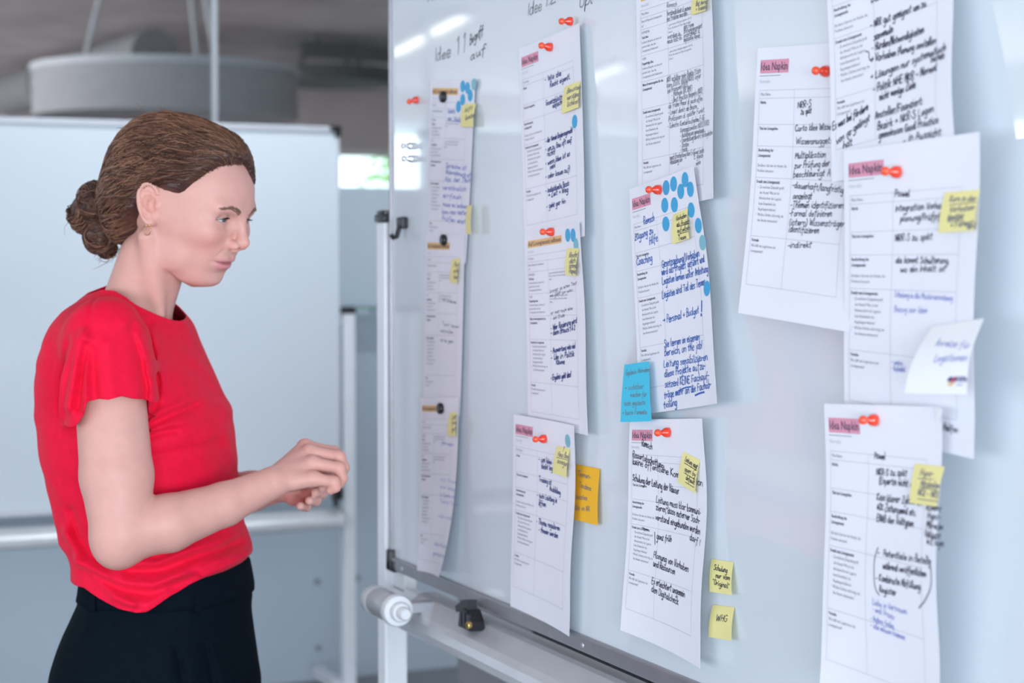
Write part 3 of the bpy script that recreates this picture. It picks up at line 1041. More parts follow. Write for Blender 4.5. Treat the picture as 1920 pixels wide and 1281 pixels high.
sheet('1c', [(788, 746, .006), (860, 745, .010), (782, 1070, .010), (822, 1083, .012)], template_b,
      'bottom sheet of the leftmost column, its lower right corner curling off the board', curl(right=.0, br=.030, bl=.004, mid=.002),
      lines1([('geändert', (828, 832), (852, 838)), ('mit Frist', (827, 902), (856, 908)), ('auch Vorlagen', (826, 915), (857, 922)), ('im System der', (826, 930), (855, 936)), ('Texte finden', (825, 942), (860, 950)), ('alle nutzen', (823, 970), (850, 976)), ('das Muster', (815, 1022), (838, 1030)), ('gemeinsam', (812, 1040), (836, 1048))], 3, .9, 'pale'))

# --- second column
C = lambda x, y: (940 + x / 3.05, y / 3.05)
sheet('2a', [(973, 92, .003), (1086, 43, .004), (984, 466, .004), (1096, 443, .006)], template_a,
      'top sheet of the second column, pink title, two red pins and one blue dot', curl(right=.006, br=.004),
      lines1([('- Wie die', C(250, 470), C(345, 430)), ('Recht eigentl.', C(280, 500), C(395, 450)), ('Gesetzblatt -', C(255, 605), C(365, 560)), ('einfache', C(295, 620), C(355, 590)),
              ('- der Verein Regierungsrecht', C(255, 820), C(410, 755)), ('- am zu Bau oft auf', C(255, 870), C(405, 810)), ('nicht!', C(265, 895), C(310, 880)), ('- wenn Idee ist es', C(255, 950), C(395, 890)), ('nein!', C(280, 970), C(310, 955)),
              ('- oder kaum auf!', C(255, 1025), C(395, 980)), ('- individuelle Basis', C(255, 1105), C(390, 1060)), ('> Zeit = Weg', C(270, 1130), C(385, 1095)), ('- geht gar hin', C(260, 1195), C(370, 1160))], 4.6, 1.6, 'navy'))
C = lambda x, y: (940 + x / 3.05, 400 + y / 3.05)
sheet('2b', [(983, 438, .007), (1086, 416, .010), (990, 795, .004), (1102, 817, .005)], template_b,
      'middle sheet of the second column, orange title, three dots and a yellow note', curl(right=.008, br=.004, wave=.001),
      lines1([('bringt ja einen Text', C(280, 455), C(435, 405)), ('es geht um was', C(280, 480), C(410, 445)), ('er hat noch eine', C(285, 580), C(410, 550)), ('- am Ende', C(285, 610), C(365, 590))], 3, .9, 'pencil')
      + lines1([('- Wer Regierung wird', C(285, 670), C(435, 625)), ('- dann Brauch 1 & 2', C(285, 700), C(425, 665)), ('- Auswertung wie nie!', C(285, 800), C(425, 770)), ('- Um in Politik', C(285, 840), C(420, 815)), ('Räume', C(315, 865), C(365, 860)), ('- Ergebnis geht das!', C(285, 955), C(400, 935))], 4.6, 1.7, 'navy'))
C = lambda x, y: (940 + x / 2.909, 760 + y / 2.909)
sheet('2c', [(963, 777, .012), (1076, 798, .014), (957, 1137, .006), (1067, 1194, .008)], template_a,
      'bottom sheet of the second column, pink title, beside the orange note', curl(right=.006, br=.006, left=.003, wave=.002, ph=1.0),
      lines1([('- am Idee -', C(205, 305), C(290, 325)), ('bleibt legal', C(220, 345), C(295, 360)), ('Training ist', C(207, 415), C(275, 435)), ('Ausbildung', C(265, 465), C(325, 490)), ('- gute Leistung in', C(197, 500), C(305, 535)), ('öffnen', C(205, 545), C(245, 555)),
              ('- Thema regulieren', C(193, 645), C(320, 685)), ('- themen werden', C(205, 690), C(310, 725))], 4.6, 1.5, 'navy'))

# --- third column
C = lambda x, y: (1150 + x / 3.37, y / 3.37)
sheet('3a', [(1193, -28, .003), (1331, -83, .004), (1197, 396, .003), (1337, 372, .006)], template_b,
      'uppermost third column sheet, cut by the top of the photo, grey pen notes', curl(right=.012, br=.004, wave=.001),
      lines1([('Remsch', C(340, 48), C(405, 36)), ('Verständlichkeit d. gezwungen', C(340, 100), C(510, 55)), ('bei Problem wurden', C(340, 135), C(470, 95)), ('werden in', C(345, 245), C(425, 225)), ('nach GG/E-GG', C(345, 278), C(435, 250)),
              ('der Form', C(447, 185), C(510, 165)), ('Prüfung gesondert', C(447, 210), C(562, 175)), ('Gesetzblatt d.', C(447, 238), C(550, 205)), ('legislative Vorab', C(447, 266), C(550, 235)),
              ('NKR erfüllter mehr Punkte ? Liste', C(340, 520), C(555, 455)), ('kann DS/DC (BVA)/NKRS liefer', C(340, 555), C(555, 490)), ('bei Prozessen (OK?)', C(345, 590), C(470, 545)), ('- Methode (DC BMF)', C(370, 615), C(500, 570)), ('- Best Practice Beispiele (NKR)', C(370, 648), C(565, 585)),
              ("ab 'frühe Phase' d. auch offen", C(350, 685), C(565, 635)), ('- Legist denkt ab Beginn', C(350, 727), C(530, 683)), ('Prinzipien d. später Funkt.', C(350, 770), C(580, 705)), ('- Schritte: Kontaktaufnahme E-GG', C(345, 812), C(578, 758)), ('Konzeptionelles NKRS/VVRS', C(425, 838), C(608, 790)),
              ('- Auslieferung gemeinsam', C(425, 872), C(575, 832)), ('- Einarbeitung durch E-GG begleiten', C(425, 904), C(630, 848)), ('- testen', C(425, 935), C(480, 922)), ('- Feedb', C(425, 962), C(470, 952)),
              ('nach Erarbeitung klar E-GG nur Leute', C(360, 1008), C(575, 962)), ('Abbildung der', C(360, 1040), C(440, 1018)), ('E gleich', C(512, 1005), C(570, 992)), ('mehr', C(525, 1045), C(556, 1036))], 4.4, 1.05, 'pencil'))
C = lambda x, y: (1180 + x / 3.765, 440 + y / 3.765)
C2 = lambda x, y: (1150 + x / 2.564, 310 + y / 2.564)


def ex3b(s, p):
    stroke(s, p, [C(352, 1102), C(395, 1082), C(440, 1074)], 2.6, 'blue')
    stroke(s, p, [C(468, 1135), C(500, 1120), C(530, 1112)], 3.4, 'blue')


sheet('3b', [(1180, 355, .012), (1300, 311, .014), (1199, 778, .010), (1344, 757, .014)], template_a,
      'sheet of the third column covered in bright blue handwriting and many blue dots', curl(right=.006, br=.012, wave=.0015),
      lines1([('Remsch', C2(147, 285), C2(200, 266)), ('zugang zu', C2(105, 362), C2(195, 324)), ('Hilfe', C2(175, 382), C2(217, 362)), ('Coaching', C2(113, 482), C2(190, 460)),
              ('Gesetzgebung/Vorhaben', C(232, 234), C(500, 152)), ("wird als 'Projekt' geführt und", C(232, 290), C(535, 192)), ('Legisten lernen unter Anleitung', C(235, 352), C(560, 262)), ('Legisten sind Teil des Teams', C(235, 452), C(540, 352)),
              ('> Personal + Budget', C(240, 630), C(495, 552)), ('Sie lernen im eigenen', C(248, 797), C(500, 742)), ('Bereich, on the job!', C(250, 857), C(518, 800)), ('Leitung sensibilisieren', C(245, 937), C(556, 885)), ('diese Projekte aufzu-', C(250, 1007), C(540, 945)),
              ('setzen! KEINE Fachauf-', C(255, 1082), C(568, 1018)), ('träge mehr an die Fachab-', C(250, 1157), C(582, 1078)), ('teilung', C(245, 1227), C(340, 1203))], 6.6, 1.65, 'blue') + [('!', C(505, 570), C(522, 565), 13, 4.2, 'blue')], ex3b)
C = lambda x, y: (1160 + x / 3.37, 780 + y / 3.37)


def ex3c(s, p):
    stroke(s, p, [C(230, 735), C(231, 812)], 1.8, 'black')
    stroke(s, p, [C(152, 706), C(170, 715), C(190, 720)], 1.8, 'black')


sheet('3c', [(1181, 787, .010), (1316, 785, .012), (1163, 1182, .010), (1312, 1254, .010)], template_a,
      'bottom sheet of the third column, black handwriting, below the cyan note', curl(right=.004, br=.012, bl=.006, left=.004, wave=.003, ph=.6),
      lines1([('Remsch', C(148, 190), C(215, 213)), ('Ressortabschottung', C(90, 258), C(285, 332)), ('keine öffentliche Kommunikation', C(90, 302), C(534, 448)), ('Schulung der Leitung der Häuser', C(90, 407), C(385, 497)),
              ('Leitung muss klar kommuni-', C(240, 547), C(522, 628)), ('zieren, dass externer Sach-', C(238, 594), C(516, 684)), ('verstand eingebunden werden', C(235, 657), C(516, 750)), ('darf !', C(450, 782), C(516, 820)), ('ganz früh', C(242, 777), C(336, 797)),
              ('Planung von Vorhaben', C(222, 894), C(442, 988)), ('und Ressourcen', C(220, 949), C(357, 1002)), ('Es erleichtert ungemein', C(210, 1059), C(420, 1148)), ('den Digitalcheck', C(208, 1109), C(380, 1198))], 5.8, 1.45, 'black'), ex3c)

# --- fourth column
C = lambda x, y: (1410 + x / 4.13, 170 + y / 4.13)
sheet('4a', [(1421, 90, .006), (1618, 76, .005), (1384, 587, .030), (1592, 623, .030)], template_a,
      'pinned sheet in the middle right, partly covered on its right side by two other sheets', curl(bottom=.008, left=.004, wave=.002, ph=.4),
      lines1([('NRR-S', C(355, 137), C(465, 121)), ('zu spät', C(380, 187), C(465, 174)), ('Curto Idee Wissens', C(335, 314), C(650, 300)), ('Wissensnuggets', C(342, 415), C(628, 409)), ('Multiplikation', C(335, 527), C(575, 515)), ('zur Prüfung der', C(330, 602), C(605, 584)), ('beschleunigt A', C(320, 672), C(612, 660)),
              ('-dauerhaft/langfristig', C(315, 752), C(712, 792)), ('angelegt', C(318, 840), C(468, 840)), ('-Themen identifizieren', C(300, 906), C(712, 912)), ('-Formal definieren', C(290, 971), C(622, 976)), ('(intern) Wissensträger', C(290, 1041), C(722, 1056)), ('identifizieren', C(285, 1096), C(522, 1107)), ('-indirekt', C(280, 1220), C(465, 1214))], 5.8, 1.5, 'black'))
C = lambda x, y: (1530 + x / 4.27, y / 4.27)


def ex4b(s, p):
    stroke(s, p, [C(400, 412), C(425, 420), C(430, 470), C(450, 495)], 1.8, 'black')
    stroke(s, p, [C(290, 1045), C(262, 1060), C(250, 1090), C(275, 1130)], 2.0, 'black')


sheet('4b', [(1546, -170, .012), (1768, -280, .012), (1560, 342, .036), (1791, 284, .030)], template_a,
      'upper right sheet cut by the top of the photo, densely written in black', curl(right=.004, br=.004, wave=.003),
      lines1([('Das kein Spiel', C(445, 22), C(760, -98)), ('- NRR gut geeignet um zu', C(440, 228), C(888, 50)), ('sammeln', C(465, 325), C(622, 258)), ('- Hürden/Notwendigkeiten', C(450, 412), C(868, 262)), ('> Vorhaben Planung anstellen', C(440, 503), C(968, 347)), ('+ Lösungen nur systematisch', C(440, 645), C(1043, 402)), ('suchen', C(920, 502), C(1030, 467)),
              ('- Politik NHE NKR - Normal', C(460, 743), C(972, 563)), ('nicht wenige Ziele', C(510, 803), C(802, 703)), ('Ansteller/Finanziert:', C(475, 955), C(858, 832)), ('Bezirk + NKR-S Legen', C(495, 1043), C(948, 892)), ('gemeinsam Good Practice', C(505, 1110), C(988, 982)), ('... in Aussicht', C(700, 1134), C(1012, 1082)),
              ('Es was bei fördern', C(135, 1045), C(420, 880)), ('von  u gelingt', C(168, 1158), C(436, 960)), ('hat', C(222, 1190), C(296, 1158))], 6.6, 2.0, 'black'), ex4b)
C = lambda x, y: (1570 + x / 4.003, 240 + y / 4.003)
C2 = lambda x, y: (1570 + x / 3.77, 540 + y / 3.77)
sheet('4c', [(1582, 283, .042), (1836, 247, .040), (1584, 806, .030), (1825, 861, .034)], template_a,
      'right sheet with a yellow note and a curled white card on it', curl(right=.003, wave=.002, ph=2.0),
      lines1([('Pawel', C(435, 517), C(550, 512)), ('Integration Vorhaben', C(440, 627), C(860, 598)), ('planung/Prüfpflicht', C(475, 702), C(860, 680)), ('NRR-S zu spät', C(435, 852), C(720, 836)), ('da kommt Schulterung,', C(440, 1012), C(842, 1017)), ('wo ein Inhalt ist', C(475, 1082), C(820, 1077)), ('- Helfen', C2(725, 1004), C2(856, 1022))], 5.8, 1.75, 'black')
      + lines1([('Schulung in die Musterverordnung', C2(405, 62), C2(820, 92)), ('Bezug zur Idee', C2(405, 167), C2(640, 177)), ('- wenig', C2(385, 537), C2(466, 548)), ('- Aufwand', C2(385, 583), C2(482, 594))], 5, 1.4, 'pale'))
C = lambda x, y: (1520 + x / 4.575, 740 + y / 4.575)
C2 = lambda x, y: (1520 + x / 4.5575, 1000 + y / 4.5575)


def ex4e(s, p):
    stroke(s, p, [C2(578, 125), C2(548, 230), C2(546, 400), C2(560, 480), C2(588, 528)], 2.6, 'pencil')
    stroke(s, p, [C2(992, 190), C2(1028, 300), C2(1030, 450), C2(985, 565), C2(930, 637)], 3.2, 'pencil')


sheet('4e', [(1545, 757, .050), (1764, 763, .046), (1536, 1292, .030), (1752, 1392, .030)], template_a,
      'lower right sheet cut by the bottom of the photo, yellow note on its edge', curl(right=.004, br=.010, bl=.012, wave=.004, ph=2.6),
      lines1([('Pawel', C(550, 547), C(646, 557)), ('NKR-S zu spät', C(565, 687), C(832, 702)), ('(Expertin nicht da', C(590, 762), C(905, 800)), ('Kein klarer Zyklus ist', C(570, 907), C(960, 950)), ('40% Zeitungsmail etc.', C(570, 987), C(907, 1042)), ('ENAB der Volltypen', C(570, 1087), C(887, 1134)),
              ('kommt', C(995, 987), C(1127, 1004)), ('Hypo-', C(1000, 1063), C(1122, 1075)), ('Mitreden', C(995, 1143), C(1142, 1165)), ('Volljurist', C(980, 1218), C(1122, 1238)), ('in 2 Tagen', C2(995, 88), C2(1144, 117)),
              ('- 9 Potentiale in Beteilg', C2(575, 187), C2(1032, 270)), ('während veröffentlichen', C2(620, 302), C2(990, 374)), ('- Kombinate Abfüllung:', C2(560, 402), C2(948, 485)), ('Register', C2(590, 503), C2(737, 534))], 6.0, 1.9, 'black')
      + lines1([('Liebe in Vertrauen', C2(530, 608), C2(827, 694)), ('- weil Praxis', C2(530, 664), C2(722, 740)), ('- Andere finden', C2(515, 744), C2(717, 820)), ('- alle müssen kommen', C2(515, 804), C2(812, 914))], 5.2, 1.5, 'pale'), ex4e)

# ---- sticky notes
def note(key, corners, host, m, label, cat_mm, lines=(), lifts=(.0006, .0006, .004, .005), unders=(), pen=1.3, xh=4.6, ink='grey', group='yellow sticky notes', bend=.0015, extra=None, name='sticky_note'):
    pts = []
    for (px, py), l in zip(corners, lifts):
        if host:
            h = SHEETS[host]
            u, v = h.inv(px, py)
            P = h(np.array(u), np.array(v), l)
        else:
            P = on_board(px, py, l)
        pts.append(P)
    def bow(u, v):
        return bend * np.sin(np.pi * np.clip(v, 0, 1)) * 1.0
    p = Patch(*pts, bow=bow, w=cat_mm[0], h=cat_mm[1])
    SHEETS[key] = p
    c = p(np.array(.5), np.array(0.))
    root = empty(name, c)
    tag(root, label, 'sticky note', group)
    p.mesh('note_paper', m, root, nu=10, nv=12, origin=c)
    s = Sheet2D()
    for t, a, b in lines:
        hand(s, p, t, a, b, xh, pen, ink)
    for U in unders:
        stroke(s, p, U, pen, ink)
    if extra:
        extra(s, p)
    p.ink('handwriting', s, IM, root, c, .0004)
    return p


note('n1', [(869, 196), (893, 194), (868, 238), (893, 238)], '1a', M_yellow, 'yellow note beside the blue dots on the leftmost top sheet', (51, 38), [('hilft', (872, 211), (886, 205)), ('Gesetzen', (872, 226), (891, 218))], pen=1.4, xh=4)
note('n1b', [(876, 386), (884, 384), (874, 438), (883, 440)], None, M_yellow, 'yellow note seen edge-on at the right margin of the leftmost top sheet', (38, 51), lifts=(.012, .014, .014, .016))
note('n1c', [(849, 486), (863, 485), (848, 530), (862, 531)], '1b', M_yellow, 'small yellow note on the middle sheet of the leftmost column', (38, 51), [('Plan', (851, 500), (861, 499)), ('im Amt', (851, 512), (861, 511)), ('hier', (851, 523), (860, 522))], pen=1.3, xh=3.6)
note('n1d', [(844, 774), (857, 773), (843, 817), (859, 818)], '1c', M_yellow, 'small yellow note on the bottom sheet of the leftmost column', (38, 51), [('Leit', (847, 786), (856, 785)), ('form', (847, 797), (856, 796)), ('gut', (847, 808), (856, 808))], pen=1.3, xh=3.6)
C = lambda x, y: (940 + x / 3.05, y / 3.05)
note('n2a', [(1059.7, 162.3), (1089, 151.5), (1058, 213.8), (1090.8, 201.6)], '2a', M_yellow, 'yellow note above the single blue dot on the second column top sheet', (51, 51), [('Baustein', C(376, 535), C(455, 505)), ('verständ-', C(376, 575), C(455, 545)), ('lichkeit', C(378, 610), C(450, 585))], pen=1.3, xh=4.4)
C = lambda x, y: (940 + x / 3.05, 400 + y / 3.05)
note('n2b', [(1064.6, 465), (1086.6, 465.6), (1064, 514.8), (1085, 517.4)], '2b', M_yellow, 'yellow note under three dots on the second column middle sheet', (38, 51), [('Recht', C(388, 252), C(435, 248)), ('dich', C(390, 285), C(425, 282)), ('schreib', C(388, 312), C(440, 312)), ('Papier', C(388, 343), C(438, 345))], pen=1.4, xh=4.4)
C = lambda x, y: (940 + x / 2.909, 760 + y / 2.909)
note('n2c', [(1044.8, 835.6), (1069.6, 841.8), (1040.7, 886.5), (1068, 894.8)], '2c', M_yellow, 'yellow note right of the red pin on the second column bottom sheet', (51, 51), [('1', C(333, 250), C(341, 252)), ('Haus Basi', C(308, 278), C(368, 292)), ('anregung', C(305, 315), C(368, 335))], unders=[[C(303, 284), C(366, 300)]], pen=1.1, xh=4.4)
note('norange', [(1080, 870.7), (1124.6, 879.6), (1074, 973.8), (1120.5, 985.5)], None, M_orange, 'bright orange square note stuck beside the second column bottom sheet', (76, 76),
     [('Themen-', C(415, 385), C(488, 405)), ('Tandems', C(425, 445), C(492, 468)), ('zwischen', C(408, 510), C(470, 520)), ('die im NA', C(403, 567), C(485, 582))], lifts=(.001, .002, .006, .008), pen=1.3, xh=4.6, group='large sticky notes')
C = lambda x, y: (1150 + x / 3.37, y / 3.37)
note('n3a', [(1302, -10), (1329.5, -18), (1301, 28.8), (1329.5, 20)], '3a', M_yellow, 'yellow note cut by the top edge of the photo on the third column sheet', (51, 51), [('Bot Anreiz', C(522, 40), C(596, 18)), ('+ Training', C(522, 72), C(594, 52))], pen=1.1, xh=4.2)
C = lambda x, y: (1150 + x / 2.564, 310 + y / 2.564)
note('n3b', [(1263, 402.4), (1290.4, 390.7), (1266, 458), (1299, 447)], '3b', M_yellow, 'yellow note among the many blue dots on the blue-written sheet', (51, 51), [('Vorhaben', C(302, 268), C(354, 248)), ('als Projekt', C(305, 296), C(368, 278)), ('aufsetzen', C(308, 326), C(370, 308)), ('Team', C(314, 362), C(352, 352))],
     unders=[[C(308, 296), C(366, 280)], [C(312, 332), C(360, 318)]], pen=1.1, xh=4.0, ink='black')
C = lambda x, y: (1140 + x / 7.385, 650 + y / 7.385)
note('ncyan', [(1171, 684), (1217, 677.5), (1163.3, 791.8), (1221.5, 789.7)], None, M_bluenote, 'cyan square note covering the left edge of the blue-written sheet', (76, 76),
     [('Geplante Vorhaben', C(245, 400), C(578, 345)), ('> sichtbar', C(230, 605), C(500, 580)), ('machen für', C(310, 700), C(540, 690)), ('nicht geplante', C(225, 822), C(520, 805)), ('> kurze Formate', C(200, 950), C(545, 935))], lifts=(.020, .020, .026, .024), pen=1.0, xh=4.4, group='large sticky notes', bend=.001)
C = lambda x, y: (1150 + x / 2.512, 760 + y / 2.512)
note('n3c', [(1282.6, 846.4), (1313, 862.7), (1276, 904), (1310, 925)], '3c', M_yellow, 'yellow note with three underlined lines on the third column bottom sheet', (51, 51), [('Leitung sagt', C(338, 262), C(396, 300)), ('open by', C(336, 308), C(388, 338)), ('default', C(342, 348), C(384, 376))],
     unders=[[C(336, 272), C(394, 308)], [C(334, 318), C(386, 350)], [C(340, 362), C(382, 388)]], pen=1.1, xh=4.0, ink='black')
note('n3d', [(1334, 1048), (1375, 1054.6), (1330.3, 1109.5), (1371.7, 1116)], None, M_yellow, 'upper of two yellow notes stuck straight on the board near its bottom edge', (51, 51), [('Schulung', C(474, 775), C(538, 790)), ('nur vom', C(482, 812), C(550, 825)), ('"Original"', C(470, 842), C(548, 866))], lifts=(.001, .001, .007, .010), pen=1.3, xh=4.6, ink='black')
note('n3e', [(1336, 1134), (1377, 1139), (1328.3, 1194.7), (1371, 1201.5)], None, M_yellow, 'lower of two yellow notes stuck straight on the board near its bottom edge', (51, 51), [('WHG', C(484, 1015), C(536, 1022))], lifts=(.001, .001, .008, .011), pen=1.3, xh=6.2, ink='black')
C = lambda x, y: (1570 + x / 4.003, 240 + y / 4.003)
note('n4a', [(1772.4, 361), (1838.6, 355.4), (1766, 436.6), (1833.6, 432.9)], '4c', M_yellow, 'yellow note at the right margin of the sheet above the white card', (51, 51), [('Kern in der', C(842, 555), C(1045, 545)), ('Vorhaben-', C(842, 635), C(1040, 612)), ('Identität', C(828, 695), C(950, 685)), ('> Format-', C(848, 750), C(1035, 725)), ('wird', C(975, 758), C(1040, 752))],
     unders=[[C(845, 578), C(1045, 558)], [C(830, 705), C(950, 700)]], pen=1.7, xh=5.4)
C = lambda x, y: (1520 + x / 4.575, 740 + y / 4.575)
note('n4b', [(1716.7, 869), (1772, 875.5), (1711.7, 943.3), (1763.7, 950.5)], '4e', M_yellow, 'yellow note at the right margin of the lower right sheet', (51, 51), [('Hypo-', C(938, 692), C(1055, 702)), ('Mitdenken', C(942, 790), C(1108, 805)), ('NKR - NRS', C(920, 865), C(1095, 885))],
     unders=[[C(925, 720), C(1050, 728)], [C(940, 798), C(1085, 820)], [C(922, 895), C(1090, 918)]], pen=1.7, xh=5.4)
C = lambda x, y: (1570 + x / 3.77, 540 + y / 3.77)
D = lambda x, y: (1740 + x / 18.3, 680 + y / 18.3)


def logo(s, p):
    for a, b, w, k in (((700, 600), (800, 520), 4, 'navy'), ((730, 640), (850, 530), 3.2, 'black'), ((800, 680), (900, 540), 4, 'red'), ((880, 660), (960, 510), 4, 'red'), ((930, 640), (990, 520), 3, 'black'),
                       ((700, 740), (860, 715), 3.6, 'gold'), ((760, 790), (860, 740), 3.4, 'gold'), ((1000, 765), (1190, 770), 2.2, 'pale')):
        stroke(s, p, [D(*a), D(*b)], w, k)
    hand(s, p, 'EGSTA', D(985, 640), D(1330, 650), 3.6, 1.6, 'navy')


note('card', [(1748, 613), (1845, 597), (1695, 738), (1812, 740)], None, M_card, 'white note curling away from the right sheet with blue handwriting and a small logo', (76, 76),
     [('Anreize für', C(692, 408), C(938, 428)), ('Legistinnen', C(682, 524), C(918, 512))], lifts=(.046, .044, .085, .082), pen=1.7, xh=6.2, ink='pale', group='large sticky notes', bend=.006, extra=logo)

# folded paper corner of the lower right sheet
h = SHEETS['4e']
fc = MB()
A, B, Cc = h(np.array(.965), np.array(.0), .002), on_board(1768, 769, .052), h(np.array(.985), np.array(.05), .004)
ctr = A
fc.add([A - ctr, B - ctr, Cc - ctr, A - ctr + np.array([.0004, 0, 0]), B - ctr + np.array([.0004, 0, 0]), Cc - ctr + np.array([.0004, 0, 0])], [(0, 1, 2), (3, 5, 4), (0, 3, 4, 1), (1, 4, 5, 2), (2, 5, 3, 0)])
o = fc.build('folded_corner', M_card, h.root)
o.location = tuple(ctr - h.origin)

# ---- round dot stickers
def dot(host, px, py, m, label, group):
    h = SHEETS[host]
    u, v = h.inv(px, py)
    c = h(np.array(u), np.array(v), .0007)
    n = 24
    A = np.linspace(0, 2 * np.pi, n, endpoint=False)
    R = .0093
    e = 1e-3
    du = h(np.array(u + e), np.array(v)) - h(np.array(u - e), np.array(v)); du /= np.linalg.norm(du)
    dv = h(np.array(u), np.array(v + e)) - h(np.array(u), np.array(v - e)); dv -= du * (dv @ du); dv /= np.linalg.norm(dv)
    ring = np.cos(A)[:, None] * du * R + np.sin(A)[:, None] * dv * R
    nn = np.cross(du, dv); nn *= -np.sign(nn[0]) if nn[0] > 0 else 1
    if nn[0] > 0: nn = -nn
    V = np.vstack([ring, ring - nn * .0003])
    F = [tuple(range(n)), tuple(range(2 * n - 1, n - 1, -1))] + [(i, n + i, n + (i + 1) % n, (i + 1) % n) for i in range(n)]
    o = MB().add(V, F).build('dot_sticker', m)
    o.location = tuple(c)
    tag(o, label, 'dot sticker', group)


for px, py, w in ((868, 162, 'upper left'), (877, 165, 'upper middle'), (882, 179, 'right'), (868, 187, 'lower left'), (860, 200, 'lowest')):
    dot('1a', px, py, M_dotb, w + ' blue dot beside the orange title on the leftmost top sheet', 'blue dots')
dot('1a', 889, 158, M_dott, 'paler teal dot at the top right corner of the leftmost top sheet', 'teal dots')
dot('2a', 1078, 228, M_dotb, 'single blue dot under the yellow note on the second column top sheet', 'blue dots')
dot('2b', 1065, 441, M_dotb, 'blue dot just right of the orange title on the second column middle sheet', 'blue dots')
dot('2b', 1075, 441, M_dotb, 'second blue dot right of the orange title on the second column middle sheet', 'blue dots')
dot('2b', 1080.5, 459, M_dott, 'teal dot at the top of the yellow note on the second column middle sheet', 'teal dots')
dot('2c', 1065, 827, M_dott, 'teal dot above the yellow note on the second column bottom sheet', 'teal dots')
for px, py, w in ((1249.5, 352, 'blue dot touching the red pin'), (1263.5, 345, 'second blue dot right of the red pin'), (1285, 337, 'topmost blue dot'), (1277, 359, 'third blue dot right of the red pin, slightly low'), (1295, 355, 'blue dot below the topmost dot'),
                  (1247, 385, 'blue dot right of the pink title'), (1265, 384, 'blue dot directly above the yellow note')):
    dot('3b', px, py, M_dotb, w + ' on the blue-written sheet', 'blue dots')
dot('3b', 1296.5, 394, M_dotb, 'blue dot touching the upper right of the yellow note on the blue-written sheet', 'blue dots')
dot('3b', 1249, 420, M_dotb, 'blue dot left of the yellow note on the blue-written sheet', 'blue dots')
dot('3b', 1310, 423, M_dotb, 'blue dot right of the yellow note on the blue-written sheet', 'blue dots')
dot('3b', 1318, 455, M_dott, 'pale teal dot half hanging off the right edge of the blue-written sheet', 'teal dots')
dot('3b', 1326, 541, M_dotb, 'lowest blue dot at the right edge of the blue-written sheet', 'blue dots')

# ---- red magnetic pins
M_redpin = mat('translucent_red_plastic', (0.95, 0.085, 0.025), 0.15, spec=0.5, coat=0.6)
M_redpin2 = mat('dark_red_plastic', (0.85, 0.05, 0.018), 0.15, spec=0.5, coat=0.6)


def pin(host, px, py, label, tilt=0.0, scale=1.0, m1=None, m2=None):
    gap = 0.0
    P = on_board(px, py, 0)
    if host:
        h = SHEETS[host]
        u, v = h.inv(px, py)
        P = h(np.array(u), np.array(v), .0006)
    r = empty('push_pin', P)
    tag(r, label, 'pin', 'magnetic push pins')
    ax = Vector((-1, rng.uniform(-.08, .08), tilt)).normalized()
    k = scale
    MB().lathe([(.0048 * k, 0), (.0062 * k, .0008 * k), (.0064 * k, .003 * k), (.0056 * k, .0065 * k), (.0034 * k, .0095 * k), (.0026 * k, .0115 * k)], (0, 0, 0), ax, 20).build('pin_base', m2 or M_redpin2, r, True)
    c = ax * (.0155 * k)
    ball = [(.0048 * k * math.sin(t), -.0048 * k * math.cos(t)) for t in np.linspace(.02, math.pi - .02, 12)]
    MB().lathe(ball, c, ax, 20).build('pin_head', m1 or M_redpin, r, True)


pin(None, 783, 187, 'red pin alone on the board left of the first column', -.25)
pin('2a', 1073, 40, 'red pin at the top right corner of the second column top sheet', -.05)
pin('2a', 1034, 89, 'red pin right of the pink title on the second column top sheet', .12)
pin('2b', 1037, 435, 'red pin above the orange title on the second column middle sheet')
pin('2c', 1023, 823, 'red pin right of the pink title on the second column bottom sheet')
pin('3b', 1238, 356, 'red pin above the pink title on the blue-written sheet')
pin('3c', 1255, 811, 'red pin below the cyan note on the third column bottom sheet')
pin('4a', 1552, 134, 'red pin at the middle right sheet next to the dense upper right sheet')
pin('4c', 1686, 323, 'red pin right of the pink title on the sheet with the white card', .05)
pin('4e', 1643, 788, 'red pin right of the pink title on the lower right sheet', .05)
M_chrome = mat('clear_chrome', (.9, .92, .95), .08, metal=.85)
pin(None, 773, 274, 'upper of two shiny chrome pins near the left edge of the board', 0, 1.05, M_chrome, M_chrome)
pin(None, 775, 298, 'lower of two shiny chrome pins near the left edge of the board', 0, 1.1, M_chrome, M_chrome)

# ---- black disc magnets
def disc(host, px, py, label):
    h = SHEETS[host]
    u, v = h.inv(px, py)
    P = h(np.array(u), np.array(v), .0006)
    r = empty('disc_magnet', P)
    tag(r, label, 'magnet', 'black disc magnets')
    MB().lathe([(.0088, 0), (.0092, .001), (.0092, .005), (.0082, .0062), (.006, .0068)], (0, 0, 0), (-1, 0, 0), 24).build('magnet_body', M_black_plastic, r, True)
    MB().lathe([(.0058, 0), (.0056, .0012), (.004, .0014)], (-.0066, 0, 0), (-1, 0, 0), 20).build('grip_ring', mat('dark_grey_plastic', (.05, .05, .06), .4), r, True)


disc('1a', 834, 182, 'black disc magnet on the top sheet of the leftmost column')
disc('1b', 835, 450, 'black disc magnet on the middle sheet of the leftmost column')
disc('1c', 829, 766, 'black disc magnet on the bottom sheet of the leftmost column')
P = on_board(760, 418, 0)
r = empty('magnetic_hook', P)
tag(r, 'small black magnetic hook alone near the left edge of the board', 'hook')
MB().box((-.012, -.014, -.010), (0, .014, .010), .003).build('hook_base', M_black_plastic, r)
MB().tube([(-.010, 0, -.004), (-.013, 0, -.014), (-.016, 0, -.024), (-.022, 0, -.026), (-.026, 0, -.020)], .0042, 10).build('hook_stem', M_black_plastic, r, True)

